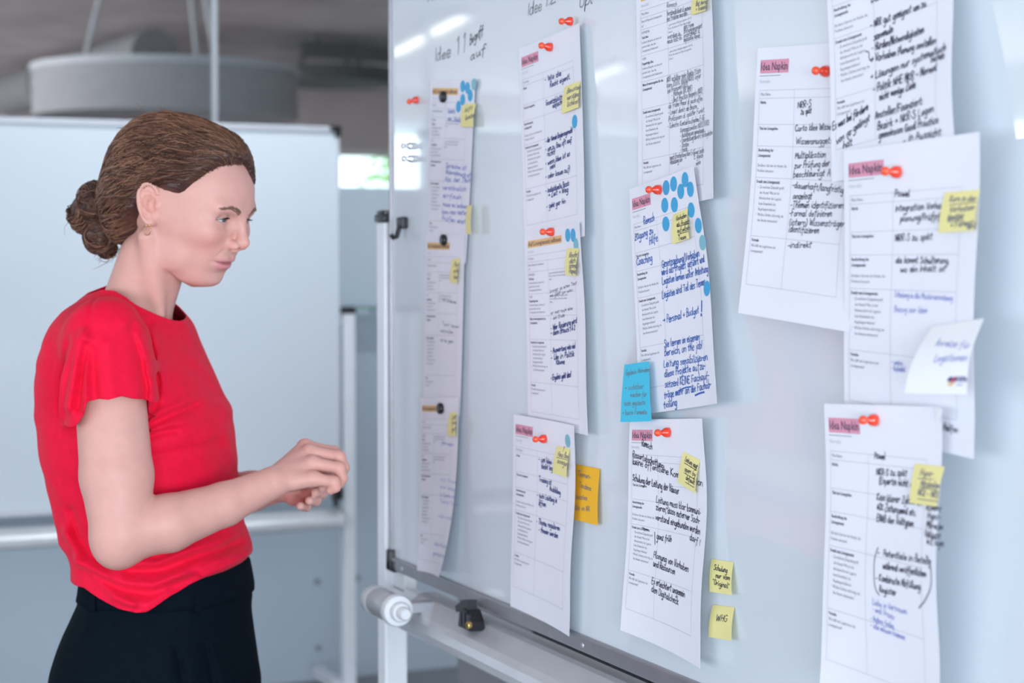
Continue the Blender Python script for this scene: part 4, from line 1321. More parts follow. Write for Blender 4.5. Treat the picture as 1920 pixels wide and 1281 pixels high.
# ---- marker writing on the board itself
bp = Patch(np.array([BX, 3.076, 2.181]), np.array([BX, 1.076, 2.181]), np.array([BX, 3.076, .981]), np.array([BX, 1.076, .981]), w=2000., h=1200.)
s = Sheet2D()
for t, a, b, xh, pen in (('Idee', (816, 116), (846, 106), 11, 2.6), ('1', (856, 103), (861, 102), 15, 2.4), ('1', (868, 97), (873, 96), 15, 2.4), ('Begriff', (881, 84), (907, 62), 7.5, 3.0), ('auf', (882, 113), (912, 98), 8, 3.0),
                         ('Idee', (990, 28), (1017, 19), 11, 2.4), ('1.2', (1022, 12), (1044, 3), 9, 2.4), ('Upl', (1086, 16), (1112, 4), 10, 2.8), ('An', (803, 3), (822, -2), 8, 2.6)):
    hand(s, bp, t, a, b, xh, pen, 'grey')
V = np.array(s.v)
o = bp.ink('marker_writing', s, IM, None, np.zeros(3), .0004)
o.parent = main_board
o.matrix_parent_inverse = (Matrix.Translation(main_board.location) @ Matrix.Rotation(-math.pi / 2, 4, 'Z')).inverted()

if globals().get('DEBUG'):
    for k, p in SHEETS.items():
        print('SIZE', k, ['%.3f' % q for q in p.size()])
# ---------------------------------------------------------------- implicit surfaces (for the figure)
def smin(a, b, k):
    h = np.clip(.5 + .5 * (b - a) / k, 0, 1)
    return b * (1 - h) + a * h - k * h * (1 - h)


def smax(a, b, k):
    return -smin(-a, -b, k)


def rcone(P, a, b, ra, rb):
    a, b = np.asarray(a, float), np.asarray(b, float)
    d = b - a
    t = np.clip(((P - a) @ d) / (d @ d), 0, 1)
    return np.linalg.norm(P - a - t[:, None] * d, axis=1) - (ra + (rb - ra) * t)


def ell(P, c, r, R=None):
    q = P - np.asarray(c, float)
    if R is not None:
        q = q @ R
    r = np.asarray(r, float)
    k0 = np.linalg.norm(q / r, axis=1)
    k1 = np.linalg.norm(q / (r * r), axis=1)
    return k0 * (k0 - 1) / np.maximum(k1, 1e-6)


def seg_dist2(x, z, pts):
    """distance of 2-D points to a polyline"""
    best = np.full(x.shape, 1e9)
    for (ax, az), (bx, bz) in zip(pts[:-1], pts[1:]):
        dx, dz = bx - ax, bz - az
        t = np.clip(((x - ax) * dx + (z - az) * dz) / (dx * dx + dz * dz + 1e-12), 0, 1)
        best = np.minimum(best, np.hypot(x - ax - t * dx, z - az - t * dz))
    return best


def pchip(x, y, n=200):
    """dense smooth table of a curve"""
    x, y = np.asarray(x, float), np.asarray(y, float)
    if x[0] > x[-1]:
        x, y = x[::-1], y[::-1]
    h = np.diff(x)
    dl = np.diff(y) / h
    m = np.empty(len(x))
    m[1:-1] = np.where(dl[1:] * dl[:-1] > 0, 2 * dl[1:] * dl[:-1] / (dl[1:] + dl[:-1] + 1e-12), 0)
    m[0], m[-1] = dl[0], dl[-1]
    X = np.linspace(x[0], x[-1], n)
    i = np.clip(np.searchsorted(x, X) - 1, 0, len(x) - 2)
    t = (X - x[i]) / h[i]
    Y = (2 * t ** 3 - 3 * t ** 2 + 1) * y[i] + (t ** 3 - 2 * t ** 2 + t) * h[i] * m[i] + (-2 * t ** 3 + 3 * t ** 2) * y[i + 1] + (t ** 3 - t ** 2) * h[i] * m[i + 1]
    return X, Y


def tab(T, z):
    return np.interp(z, T[0], T[1])


CORN = np.array([[i, j, k] for i in (0, 1) for j in (0, 1) for k in (0, 1)])


def mesh_sdf(f, lo, hi, h, B=8, slack=1.6, newton=2):
    """sparse surface nets: vertices and quads of f = 0"""
    lo, hi = np.asarray(lo, float), np.asarray(hi, float)
    nb = np.ceil((hi - lo) / (h * B)).astype(int)
    g = np.stack(np.meshgrid(*[np.arange(n) for n in nb], indexing='ij'), -1).reshape(-1, 3)
    ctr = lo + (g + .5) * h * B
    act = np.abs(f(ctr)) < slack * h * B * .87
    g = g[act]
    o = np.stack(np.meshgrid(*[np.arange(B + 1)] * 3, indexing='ij'), -1).reshape(-1, 3)
    n1 = B + 1
    cells, verts = [], []
    edges = []     # (axis, global ijk, sign)
    for s in range(0, len(g), 400):
        gg = g[s:s + 400]
        idx = gg[:, None, :] * B + o[None]
        val = f((lo + idx.reshape(-1, 3) * h)).reshape(len(gg), n1, n1, n1)
        inside = val < 0
        cnt = np.zeros((len(gg), B, B, B), int)
        pos = np.zeros((len(gg), B, B, B, 3))
        num = np.zeros((len(gg), B, B, B))
        for c in CORN:
            cnt += inside[:, c[0]:c[0] + B, c[1]:c[1] + B, c[2]:c[2] + B]
        mixed = (cnt > 0) & (cnt < 8)
        for ax in range(3):
            o1, o2 = [q for q in range(3) if q != ax]
            for a in (0, 1):
                for b in (0, 1):
                    st = [0, 0, 0]
                    st[o1], st[o2] = a, b
                    en = list(st)
                    en[ax] = 1
                    v0 = val[:, st[0]:st[0] + B, st[1]:st[1] + B, st[2]:st[2] + B]
                    v1 = val[:, en[0]:en[0] + B, en[1]:en[1] + B, en[2]:en[2] + B]
                    cr = (v0 < 0) != (v1 < 0)
                    t = np.where(cr, v0 / np.where(cr, v0 - v1, 1), 0)
                    p = np.zeros(v0.shape + (3,))
                    p[..., ax] = t
                    p[..., o1], p[..., o2] = a, b
                    pos += np.where(cr[..., None], p, 0)
                    num += cr
                    if a == 0 and b == 0:
                        bi, i, j, k = np.nonzero(cr)
                        G = gg[bi] * B + np.stack([i, j, k], 1)
                        edges.append((ax, G, v0[bi, i, j, k] < 0))
        bi, i, j, k = np.nonzero(mixed)
        loc = np.stack([i, j, k], 1)
        G = gg[bi] * B + loc
        cells.append(G)
        verts.append(lo + (G + pos[bi, i, j, k] / num[bi, i, j, k][:, None]) * h)
    cells = np.vstack(cells)
    V = np.vstack(verts)
    big = nb * B + 4
    key = lambda G: (G[:, 0] * big[1] + G[:, 1]) * big[2] + G[:, 2]
    ck = key(cells)
    order = np.argsort(ck)
    cs = ck[order]
    F = []
    for ax in range(3):
        G = [e[1] for e in edges if e[0] == ax]
        S = [e[2] for e in edges if e[0] == ax]
        G, S = np.vstack(G), np.concatenate(S)
        o1, o2 = (ax + 1) % 3, (ax + 2) % 3
        q = []
        ok = np.ones(len(G), bool)
        for a, b in ((0, 0), (-1, 0), (-1, -1), (0, -1)):
            N = G.copy()
            N[:, o1] += a
            N[:, o2] += b
            kk = key(N)
            p = np.clip(np.searchsorted(cs, kk), 0, len(cs) - 1)
            ok &= (cs[p] == kk) & (N.min(1) >= 0)
            q.append(order[p])
        q = np.stack(q, 1)
        q = np.where(S[:, None], q, q[:, ::-1])
        F.append(q[ok])
    F = np.vstack(F)
    for _ in range(newton):
        v = f(V)
        e = h * .25
        gr = np.stack([f(V + np.eye(3)[a] * e) - v for a in range(3)], 1) / e
        L2 = np.maximum((gr * gr).sum(1), .05)
        step = gr * (v / L2)[:, None]
        n = np.linalg.norm(step, axis=1, keepdims=True)
        step *= np.minimum(1, .6 * h / np.maximum(n, 1e-9))
        V = V - step
    return V, F


def clip_mesh(V, F, val):
    """keep the part of a quad mesh where val < 0, cutting the crossing faces cleanly"""
    T = np.vstack([F[:, [0, 1, 2]], F[:, [0, 2, 3]]])
    s = val[T] < 0
    n = s.sum(1)
    keep = [tuple(t) for t in T[n == 3]]
    newv = [tuple(v) for v in V]
    cut = {}
    def mid(a, b):
        k = (min(a, b), max(a, b))
        if k not in cut:
            t = val[a] / (val[a] - val[b])
            cut[k] = len(newv)
            newv.append(tuple(V[a] + (V[b] - V[a]) * t))
        return cut[k]
    for t, m in zip(T[(n == 1) | (n == 2)], s[(n == 1) | (n == 2)]):
        k = int(m.sum())
        if k == 1:
            i = int(np.nonzero(m)[0][0])
            a, b, c = t[i], t[(i + 1) % 3], t[(i + 2) % 3]
            keep.append((a, mid(a, b), mid(a, c)))
        else:
            i = int(np.nonzero(~m)[0][0])
            a, b, c = t[i], t[(i + 1) % 3], t[(i + 2) % 3]
            keep.append((mid(a, b), b, c))
            keep.append((mid(a, b), c, mid(a, c)))
    V2 = np.array(newv)
    F2 = np.array(keep)
    used = np.unique(F2)
    re = np.full(len(V2), -1)
    re[used] = np.arange(len(used))
    return V2[used], re[F2]


def np_mesh(name, V, F, m, parent, smooth=True, color=None):
    me = bpy.data.meshes.new(name)
    k = F.shape[1]
    me.vertices.add(len(V))
    me.vertices.foreach_set('co', np.ascontiguousarray(V, np.float32).ravel())
    me.loops.add(F.size)
    me.loops.foreach_set('vertex_index', np.ascontiguousarray(F, np.int32).ravel())
    me.polygons.add(len(F))
    me.polygons.foreach_set('loop_start', np.arange(0, F.size, k, dtype=np.int32))
    me.polygons.foreach_set('loop_total', np.full(len(F), k, np.int32))
    me.update(calc_edges=True)
    me.validate()
    if color is not None:
        at = me.color_attributes.new('Col', 'FLOAT_COLOR', 'POINT')
        c = np.ones((len(V), 4), np.float32)
        c[:, :3] = color
        at.data.foreach_set('color', c.ravel())
    return link(name, me, m, parent, smooth)
# ---------------------------------------------------------------- the woman
# modelled in the camera's horizontal frame (x right, y away, z up), then placed by one root
W = lambda px, py, d: unproj(px, py, d)
BASE = np.array([W(290, 1000, 2.77)[0], 2.77, 0.0])
woman = empty('person', cam2world(BASE[0], BASE[1], 0), -YAW)
tag(woman, 'woman in a red short-sleeved top and black trousers looking at the big whiteboard', 'person')

# ---- head frame
PSI, TH = math.radians(22), math.radians(15)
DT = 2.75
_e = W(297, 393, DT - .07 * math.cos(PSI))
HT = _e + np.array([.07 * math.sin(PSI), .07 * math.cos(PSI), 0])
hf = np.array([math.cos(PSI), -math.sin(PSI), 0.0])          # horizontal forward
hl = np.array([math.sin(PSI), math.cos(PSI), 0.0])           # her left
HX = hf * math.cos(TH) + np.array([0, 0, -math.sin(TH)])
HZ = hf * math.sin(TH) + np.array([0, 0, math.cos(TH)])
HR = np.stack([HX, hl, HZ], 1)                                # head -> frame
toh = lambda P: (P - HT) @ HR
fromh = lambda Q: HT + np.asarray(Q, float) @ HR.T

_z = [.085, .07, .055, .035, .02, .005, -.01, -.025, -.04, -.05, -.06, -.075, -.085, -.095, -.103]
FXF = pchip(_z, [.062, .080, .0905, .0945, .0940, .0910, .0900, .0915, .0925, .0915, .0880, .0810, .0790, .0725, .056])
FW = pchip(_z, [.040, .058, .066, .068, .068, .0665, .0655, .0635, .060, .057, .053, .0465, .0405, .032, .018])
FXC = pchip(_z, [0, 0, 0, 0, 0, .0, .005, .010, .014, .017, .020, .026, .030, .036, .042])
FXB = pchip(_z, [-.05, -.05, -.05, -.05, -.05, -.05, -.045, -.032, -.018, -.010, -.003, .008, .018, .026, .034])


def cranium(Q):
    q = Q - np.array([.002, 0, .022])
    a = np.where(q[:, 0] > 0, .0925, .108)
    b = np.where(q[:, 2] > 0, .098, .075)
    n = 2.35
    r = np.linalg.norm(q, axis=1)
    k = ((np.abs(q[:, 0]) / a) ** n + (np.abs(q[:, 1]) / .0735) ** n + (np.abs(q[:, 2]) / b) ** n) ** (1 / n)
    return r * (1 - 1 / np.maximum(k, 1e-4))


def gz(z, c, s):
    return np.exp(-((z - c) / s) ** 2)


def face_loft(Q):
    x, y, z = Q[:, 0], Q[:, 1], Q[:, 2]
    zc = np.clip(z, -.103, .085)
    xf, w, xc, xb = tab(FXF, zc), tab(FW, zc), tab(FXC, zc), tab(FXB, zc)
    X = x - xc
    a = np.where(X > 0, xf - xc, xc - xb)
    n = 2.25
    k = ((np.abs(X) / a) ** n + (np.abs(y) / w) ** n) ** (1 / n)
    r = np.hypot(X, y)
    d = r * (1 - 1 / np.maximum(k, 1e-4))
    fr = np.clip((x - .05) / .02, 0, 1)
    ay = np.abs(y)
    lipw = np.exp(-(ay / .0175) ** 4)
    det = (.0036 * gz(z, -.0505, .0036) * lipw * (1 - .25 * gz(y, 0, .003)) + .0036 * gz(z, -.0625, .0042) * np.exp(-(ay / .0155) ** 4)
           - .0042 * gz(z, -.0567 + .0012 * (ay / .02) ** 2, .0015) * np.exp(-(ay / .0235) ** 6)
           - .0022 * gz(z, -.073, .0045) * gz(y, 0, .018) + .0026 * gz(z, -.087, .009) * gz(y, 0, .016)
           - .0010 * gz(z, -.043, .005) * gz(y, 0, .0035) - .0016 * gz(z, -.055, .006) * gz(ay, .027, .0055)
           - .0016 * np.exp(-((z + .036 + (ay - .018) * 1.0) / .004) ** 2) * gz(ay, .023, .006))
    d = d - det * fr
    d = smax(d, z - .085, .02)
    d = smax(d, -.1045 - z, .016)
    return d


EYES = [np.array([.0748, s * .0310, .0085]) for s in (-1, 1)]
ear_ang = math.radians(24)


def ear(Q, s):
    """ear in a tilted plane beside the head; s = -1 for the side facing the camera"""
    c = np.array([-.013, s * .0775, .006])
    q = Q - c
    y = q[:, 1] * s
    ca, sa = math.cos(ear_ang), math.sin(ear_ang)
    ex = q[:, 0] * ca - y * sa * -1 * -1 if False else q[:, 0] * ca - y * sa
    ey = q[:, 0] * sa + y * ca
    ez = q[:, 2]
    tl = math.radians(-14)
    x2 = ex * math.cos(tl) - ez * math.sin(tl)
    z2 = ex * math.sin(tl) + ez * math.cos(tl)
    # outline: egg, wider above
    w = .0165 + .10 * z2
    w = np.clip(w, .0085, .0195)
    k = np.sqrt((x2 / w) ** 2 + (z2 / .0315) ** 2)
    rr = np.hypot(x2, z2)
    rad = rr * (1 - 1 / np.maximum(k, 1e-3))
    plate = np.maximum(rad, np.abs(ey + .001) - .0028)
    plate = smax(rad, np.abs(ey + .0005) - .0026, .003)
    helix = np.hypot(np.abs(rad + .0030), ey - .0036) - .0033
    helix = np.where((x2 > .006) & (z2 < .012), .02, helix)
    d = smin(plate, helix, .003)
    lobe = np.sqrt((x2 - .002) ** 2 + (ey * 1.4) ** 2 + (z2 + .0265) ** 2) - .0075
    d = smin(d, lobe, .006)
    anti = np.hypot(np.hypot(x2 + .001, (z2 - .001) * .72) - .0098, ey - .0022) - .0024
    anti = np.where(x2 > .004, .02, anti)
    d = smin(d, anti, .003)
    conc = np.sqrt(((x2 - .0040) / .0082) ** 2 + ((z2 + .003) / .0115) ** 2 + ((ey - .0035) / .0068) ** 2)
    conc = (conc - 1) * .0075
    trag = np.sqrt((x2 - .0125) ** 2 + (ey - .001) ** 2 + ((z2 + .004) * .8) ** 2) - .0045
    return d, conc, trag


def head_sdf(P):
    Q = toh(P)
    x, y, z = Q[:, 0], Q[:, 1], Q[:, 2]
    ay = np.abs(y)
    A = np.stack([x, ay, z], 1)
    d = smin(cranium(Q), face_loft(Q), .016)
    # cheekbones, brow, jaw angle
    d = smin(d, ell(A, (.066, .043, -.014), (.020, .016, .016)), .022)
    d = smin(d, rcone(A, (.0885, .013, .0225), (.080, .043, .0245), .0075, .0085), .014)
    d = smin(d, ell(A, (.022, .046, -.062), (.022, .010, .018)), .02)
    # eye sockets and lids
    d = smax(d, -ell(A, (.0965, .031, .0065), (.0125, .019, .0105)), .012)
    d = smax(d, -rcone(A, (.098, .016, .009), (.092, .021, -.002), .0045, .004), .008)
    e = np.array([.0748, .0310, .0085])
    lid = np.linalg.norm(A - e, axis=1) - .0140
    d = smin(d, lid, .005)
    dy = (A[:, 1] - e[1]) / .0142
    shp = np.clip(1 - dy * dy, 0, 1)
    zl = z - e[2] + .0012 * dy
    slit = np.maximum(zl - (.0024 * shp ** .8), -(.0038 * shp) - zl)
    slit = np.maximum(slit, np.abs(A[:, 1] - e[1]) - .0142)
    slit = np.maximum(slit, .0750 - x)
    d = smax(d, -slit, .0012)
    crease = np.hypot(np.linalg.norm(A - e, axis=1) - .0145, zl - .0058 * np.clip(1 - (dy * .8) ** 2, 0, 1)) - .0009
    d = smax(d, -np.where(np.abs(dy) < 1.1, crease, .02), .003)
    # nose
    nb = rcone(Q, (.0955, 0, .016), (.1035, 0, -.0125), .0060, .0070)
    nb = smin(nb, ell(Q, (.1078, 0, -.0205), (.0093, .0080, .0080)), .009)
    nb = smin(nb, ell(A, (.0985, .0112, -.0268), (.0094, .0058, .0065)), .0060)
    nb = smin(nb, rcone(Q, (.1065, 0, -.0265), (.0975, 0, -.0345), .0042, .0036), .005)
    d = smin(d, nb, .0085)
    d = smax(d, -ell(A, (.1025, .0062, -.0330), (.0050, .0027, .0036)), .003)
    return d, Q


# ---- body joints
SHR = W(200, 655, 2.60)
ELR = W(227, 997, 2.555)
MIDR = [W(316, 981, 2.580), W(420, 946, 2.620)]
WRR = W(503, 909, 2.655)
SHL = W(285, 655, 2.935)
ELL_ = W(345, 945, 2.965)
WRL = W(528, 911, 2.815)
MIDL = [ELL_ + (WRL - ELL_) * .33, ELL_ + (WRL - ELL_) * .70]

RH = {  # right hand, knuckle to tip
    'index': [(572, 838, 2.738), (626, 848, 2.742), (640, 866, 2.738), (632, 884, 2.730)],
    'middle': [(580, 848, 2.715), (636, 857, 2.715), (645, 877, 2.712), (637, 896, 2.708)],
    'ring': [(586, 869, 2.692), (636, 878, 2.690), (642, 897, 2.688), (636, 909, 2.688)],
    'little': [(588, 898, 2.672), (626, 904, 2.668), (629, 914, 2.668), (620, 920, 2.670)],
}
RT = [(545, 900, 2.745), (575, 905, 2.772), (600, 904, 2.770), (618, 897, 2.755)]
RR_ = {'index': (.0105, .0086, .0078, .0066), 'middle': (.0105, .0086, .0078, .0066), 'ring': (.010, .0083, .0074, .0064), 'little': (.0095, .0080, .0072, .0062)}
LH = {
    'index': [(572, 905, 2.795), (602, 900, 2.770), (612, 906, 2.745), (604, 915, 2.725)],
    'middle': [(565, 916, 2.800), (598, 920, 2.765), (602, 925, 2.738), (591, 924, 2.715)],
    'ring': [(558, 926, 2.800), (590, 936, 2.765), (592, 940, 2.735), (580, 939, 2.708)],
    'little': [(550, 934, 2.795), (572, 947, 2.765), (574, 950, 2.738), (563, 949, 2.712)],
}
LT = [(545, 895, 2.780), (572, 884, 2.765), (596, 882, 2.755), (612, 886, 2.748)]


def chain(d, P, pts, rad, k=.004):
    for (a, b, ra, rb) in zip(pts[:-1], pts[1:], rad[:-1], rad[1:]):
        d = smin(d, rcone(P, W(*a), W(*b), ra, rb), k) if d is not None else rcone(P, W(*a), W(*b), ra, rb)
    return d


def hand_sdf(P, fingers, thumb, wrist, rads):
    palm = None
    for n in fingers:
        c = rcone(P, wrist + (W(*fingers[n][0]) - wrist) * .18, W(*fingers[n][0]), .0150, .0108)
        palm = c if palm is None else smin(palm, c, .010)
    tb = rcone(P, wrist + (W(*thumb[0]) - wrist) * .3, W(*thumb[1]), .016, .0105)
    palm = smin(palm, tb, .012)
    d = palm
    for n in fingers:
        f = chain(None, P, fingers[n], rads[n], .003)
        f = smin(f, np.linalg.norm(P - W(*fingers[n][1]), axis=1) - rads[n][1] * 1.05, .004)
        f = smin(f, np.linalg.norm(P - W(*fingers[n][0]), axis=1) - .0112, .006)
        d = smin(d, f, .0035)
    t = chain(None, P, thumb[1:], (.0105, .0092, .0072), .003)
    return smin(d, t, .004)


def arm_sdf(P, sh, el, wr, mids):
    pts = [sh, el + (sh - el) * .30, el] + mids + [wr]
    rad = [.0470, .0500, .0415, .0400, .0308, .0232]
    d = None
    for a, b, ra, rb in zip(pts[:-1], pts[1:], rad[:-1], rad[1:]):
        c = rcone(P, a, b, ra, rb)
        d = c if d is None else smin(d, c, .007)
    return d


NK0, NK1 = W(246, 608, 2.775), W(286, 490, 2.757)


def neck_sdf(P):
    d = rcone(P, NK0, NK1, .0530, .0500)
    d = smin(d, rcone(P, W(275, 445, 2.70), W(300, 588, 2.728), .013, .006), .02)
    return d


ELTIP = W(219, 1030, 2.552)


def body_sdf(P):
    d = np.full(len(P), 1.0)
    z = P[:, 2]
    m = z > 1.36
    if m.any():
        q = P[m]
        hd, Q = head_sdf(q)
        nk = neck_sdf(q)
        hd = smin(hd, nk, .016)
        for s in (-1, 1):
            near = np.linalg.norm(Q - np.array([-.013, s * .078, .006]), axis=1) < .06
            if near.any():
                e1, e2, e3 = ear(Q[near], s)
                hd[near] = smin(smax(smin(hd[near], e1, .005), -e2, .003), e3, .004)
        d[m] = hd
    # shoulders and chest core (under the top)
    core = ell(P, W(258, 830, 2.77), (.080, .11, .20))
    for sh in (SHR, SHL):
        core = smin(core, rcone(P, W(255, 690, 2.77), sh, .040, .045), .04)
    d = smin(d, core, .03)
    for sh, el, wr, fg, th in ((SHR, ELR, WRR, RH, RT), (SHL, ELL_, WRL, LH, LT)):
        c = (sh + wr) / 2
        m = (np.abs(P - c) < np.abs(sh - wr) / 2 + np.array([.20, .16, .16])).all(1)
        if not m.any():
            continue
        q = P[m]
        a = arm_sdf(q, sh, el, wr, MIDR if sh is SHR else MIDL)
        if sh is SHR:
            a = smin(a, np.linalg.norm(q - ELTIP, axis=1) - .0235, .03)
        hm = np.linalg.norm(q - W(*fg['middle'][0]), axis=1) < .14
        if hm.any():
            a[hm] = smin(a[hm], hand_sdf(q[hm], fg, th, wr, RR_), .010)
        d[m] = smin(d[m], a, .012)
    return d


# ---- torso of the top, in a frame turned a little towards the camera
PT = math.radians(16)
tf = np.array([math.cos(PT), -math.sin(PT)])
tl_ = np.array([math.sin(PT), math.cos(PT)])


def loft_rows(rows, bw):
    """rows: (py, left px, right px); returns tables of centre and half depth over z"""
    zs, cs, As, bs = [], [], [], []
    for (py, L, R), b in zip(rows, bw):
        p0, p1 = W(L, py, 2.77), W(R, py, 2.77)
        zs.append(p0[2])
        cs.append((p0[0] + p1[0]) / 2)
        E = (p1[0] - p0[0]) / 2
        q = 2.3 / 1.3
        As.append(max(E ** q - (b * math.sin(PT)) ** q, 1e-4) ** (1 / q) / math.cos(PT))
        bs.append(b)
    return [pchip(zs, v) for v in (cs, As, bs)] + [min(zs), max(zs)]


TOP_ROWS = [(545, 188, 300), (562, 160, 312), (585, 134, 328), (612, 114, 350), (640, 100, 362), (671, 90, 376), (728, 81, 405), (778, 79, 429), (816, 83, 434), (846, 87, 436), (900, 98, 441), (977, 115, 451), (1010, 123, 461), (1030, 136, 468), (1045, 143, 467), (1060, 147, 460), (1080, 150, 466), (1110, 147, 476), (1150, 138, 480)]
TOP_B = [.055, .090, .130, .150, .155, .156, .154, .153, .154, .153, .150, .143, .146, .149, .153, .156, .162, .168, .175]
TOPT = loft_rows(TOP_ROWS, TOP_B)
TR_ROWS = [(1030, 172, 452), (1070, 165, 460), (1096, 163, 465), (1120, 157, 467), (1147, 146, 465), (1180, 131, 468), (1212, 119, 472), (1257, 107, 478), (1290, 104, 482), (1340, 107, 482), (1400, 118, 478), (1460, 130, 470)]
TR_B = [.136, .138, .140, .143, .150, .158, .166, .174, .178, .178, .176, .172]
TRT = loft_rows(TR_ROWS, TR_B)


def loft_sdf(P, T, n=2.3):
    z = np.clip(P[:, 2], T[3], T[4])
    c, a, b = tab(T[0], z), tab(T[1], z), tab(T[2], z)
    X = (P[:, 0] - c) * tf[0] + (P[:, 1] - 2.77) * tf[1]
    Y = (P[:, 0] - c) * tl_[0] + (P[:, 1] - 2.77) * tl_[1]
    k = ((np.abs(X) / a) ** n + (np.abs(Y) / b) ** n) ** (1 / n)
    r = np.hypot(X, Y)
    d = r * (1 - 1 / np.maximum(k, 1e-4)) * .9
    return np.maximum(d, np.maximum(P[:, 2] - T[4], T[3] - P[:, 2]))


def PX(pts, d=2.66):
    return [tuple(W(a, b, d)[[0, 2]]) for a, b in pts]


# folds of the top: (polyline in pixels, height in m, width in m)
FOLDS = [(PX(p), a, w) for p, a, w in (
    ([(195, 556), (200, 610), (203, 660), (208, 750)], -.0022, .0030),
    ([(190, 620), (177, 690), (168, 750)], .0085, .0075), ([(196, 640), (188, 700), (184, 752)], -.0065, .0060), ([(200, 630), (201, 700), (203, 755)], .0075, .0052),
    ([(206, 650), (213, 710), (219, 750)], -.0055, .0065), ([(232, 640), (243, 700), (252, 752)], .0040, .0110), ([(172, 630), (148, 700), (136, 790)], .0065, .0080), ([(158, 640), (132, 710), (122, 770)], -.0055, .0075),
    ([(270, 610), (287, 660), (297, 720), (295, 768)], -.0050, .0060), ([(282, 620), (300, 680), (312, 740)], .0040, .0090), ([(262, 600), (285, 640), (300, 690)], .0025, .0070),
    ([(356, 764), (325, 776), (294, 792)], -.0045, .0055), ([(352, 752), (322, 764), (298, 774)], .0035, .0060), ([(330, 806), (305, 808), (290, 814)], -.0035, .0050), ([(350, 790), (320, 794), (292, 803)], .0030, .0060),
    ([(392, 840), (340, 845), (292, 852)], -.0030, .0080),
    ([(134, 960), (146, 1010), (175, 1040), (215, 1056)], -.0060, .0080), ([(124, 1000), (150, 1030), (190, 1052), (240, 1066)], .0050, .0080),
    ([(150, 1046), (190, 1062), (240, 1080), (300, 1085), (360, 1066), (420, 1050)], .0060, .0075), ([(165, 1062), (205, 1083), (245, 1098), (300, 1103), (350, 1090)], -.0030, .0060),
    ([(150, 1050), (185, 1075), (225, 1098), (265, 1118)], .0040, .0060), ([(250, 1062), (310, 1062), (370, 1042), (430, 1035)], -.0040, .0060), ([(240, 1050), (300, 1046), (360, 1030), (425, 1015)], .0045, .0070),
    ([(300, 1040), (350, 1020), (400, 1000)], -.0045, .0060), ([(330, 1032), (380, 1008), (440, 990)], .0035, .0070), ([(365, 1066), (400, 1050), (450, 1028)], -.0030, .0060), ([(385, 1078), (420, 1068), (460, 1048)], .0055, .0070),
    ([(450, 1000), (455, 1020), (448, 1045)], -.0040, .0050), ([(230, 1110), (290, 1120), (320, 1100)], .0030, .0070),
)]
SL0, SL1 = W(197, 632, 2.606), W(209, 790, 2.580)
SLL0, SLL1 = W(285, 640, 2.925), W(300, 790, 2.975)


def top_raw(P, sleeves=True):
    d = loft_sdf(P, TOPT)
    nk = rcone(P, NK0 + (NK0 - NK1) * .4, NK1, .0600, .0555)
    nk = np.maximum(nk, P[:, 2] - 1.49)
    d = smin(d, nk, .045)
    if not sleeves:
        return d
    s = rcone(P, SL0, SL1, .0570, .0625)
    k = .010 + .034 * np.clip((P[:, 2] - 1.275) / .07, 0, 1)
    d = smin(d, s, k)
    d = smin(d, rcone(P, SLL0, SLL1, .0600, .0690), .026)
    return d


def top_sdf(P, sleeves=True):
    d = top_raw(P, sleeves)
    m = (np.abs(d) < .05) & (P[:, 1] < 2.80)
    if m.any():
        x, z = P[m, 0], P[m, 2]
        s = np.zeros(m.sum())
        for pts, a, w in FOLDS:
            q = seg_dist2(x, z, pts)
            s += 1.35 * a * np.exp(-(q / w) ** 2) * np.where(z < 1.13, 1.25, 1.0)
        fade = np.clip((2.80 - P[m, 1]) / .06, 0, 1)
        d[m] = d[m] - s * fade
    low = P[:, 2] < 1.075
    if low.any():
        d[low] = smin(d[low], loft_sdf(P[low], TRT) - .0065, .004)
    # soft random puckers
    d = d - .0012 * np.sin(P[:, 0] * 61 + 3 * np.sin(P[:, 2] * 37)) * np.sin(P[:, 2] * 47 + 2 * np.sin(P[:, 1] * 41))
    return d


HEM = [W(a, b, 2.66)[[0, 2]] for a, b in ((60, 1098), (163, 1097), (200, 1114), (238, 1129), (270, 1135), (289, 1134), (306, 1124), (328, 1109), (360, 1092), (387, 1081), (411, 1080), (438, 1073), (452, 1062), (470, 1052), (540, 1046))]
HEMX, HEMZ = np.array([h[0] for h in HEM]), np.array([h[1] for h in HEM])
SHEM = [W(a, b, 2.50)[[0, 2]] for a, b in ((60, 806), (122, 806), (134, 800), (150, 778), (158, 756), (175, 751), (196, 752), (220, 746), (250, 755), (270, 762), (292, 771), (330, 785))]
SHX, SHZ = np.array([h[0] for h in SHEM]), np.array([h[1] for h in SHEM])


NL = [W(a, b, 2.70)[[0, 2]] for a, b in ((120, 565), (165, 553), (188, 545), (214, 546), (238, 556), (267, 576), (291, 591), (315, 606), (324, 611), (345, 612), (400, 612))]
NLX, NLZ = np.array([h[0] for h in NL]), np.array([h[1] for h in NL])


def top_clip(V, sleeves=True):
    """negative where cloth is kept"""
    v = np.interp(V[:, 0], HEMX, HEMZ) - V[:, 2]
    # neckline
    zn = np.interp(V[:, 0], NLX, NLZ) + .10 * (V[:, 1] - 2.70)
    neck = np.linalg.norm(V[:, :2] - (NK0 * .6 + NK1 * .4)[:2], axis=1) < .13
    v = np.maximum(v, np.where(neck, V[:, 2] - zn, -1))
    if not sleeves:
        return v
    # sleeve hems: only cloth that belongs to a sleeve
    for a, b, hx, hz, dz in ((SL0, SL1, SHX, SHZ, 0), (SLL0, SLL1, None, None, 0)):
        ds = rcone(V, a, b, .057, .0625) + .004
        dl = loft_sdf(V, TOPT)
        is_s = ds < dl
        zz = np.interp(V[:, 0], hx, hz) if hx is not None else np.full(len(V), 1.305)
        v = np.maximum(v, np.where(is_s, np.minimum(zz - V[:, 2], (dl - ds) * 2), -1))
    return v


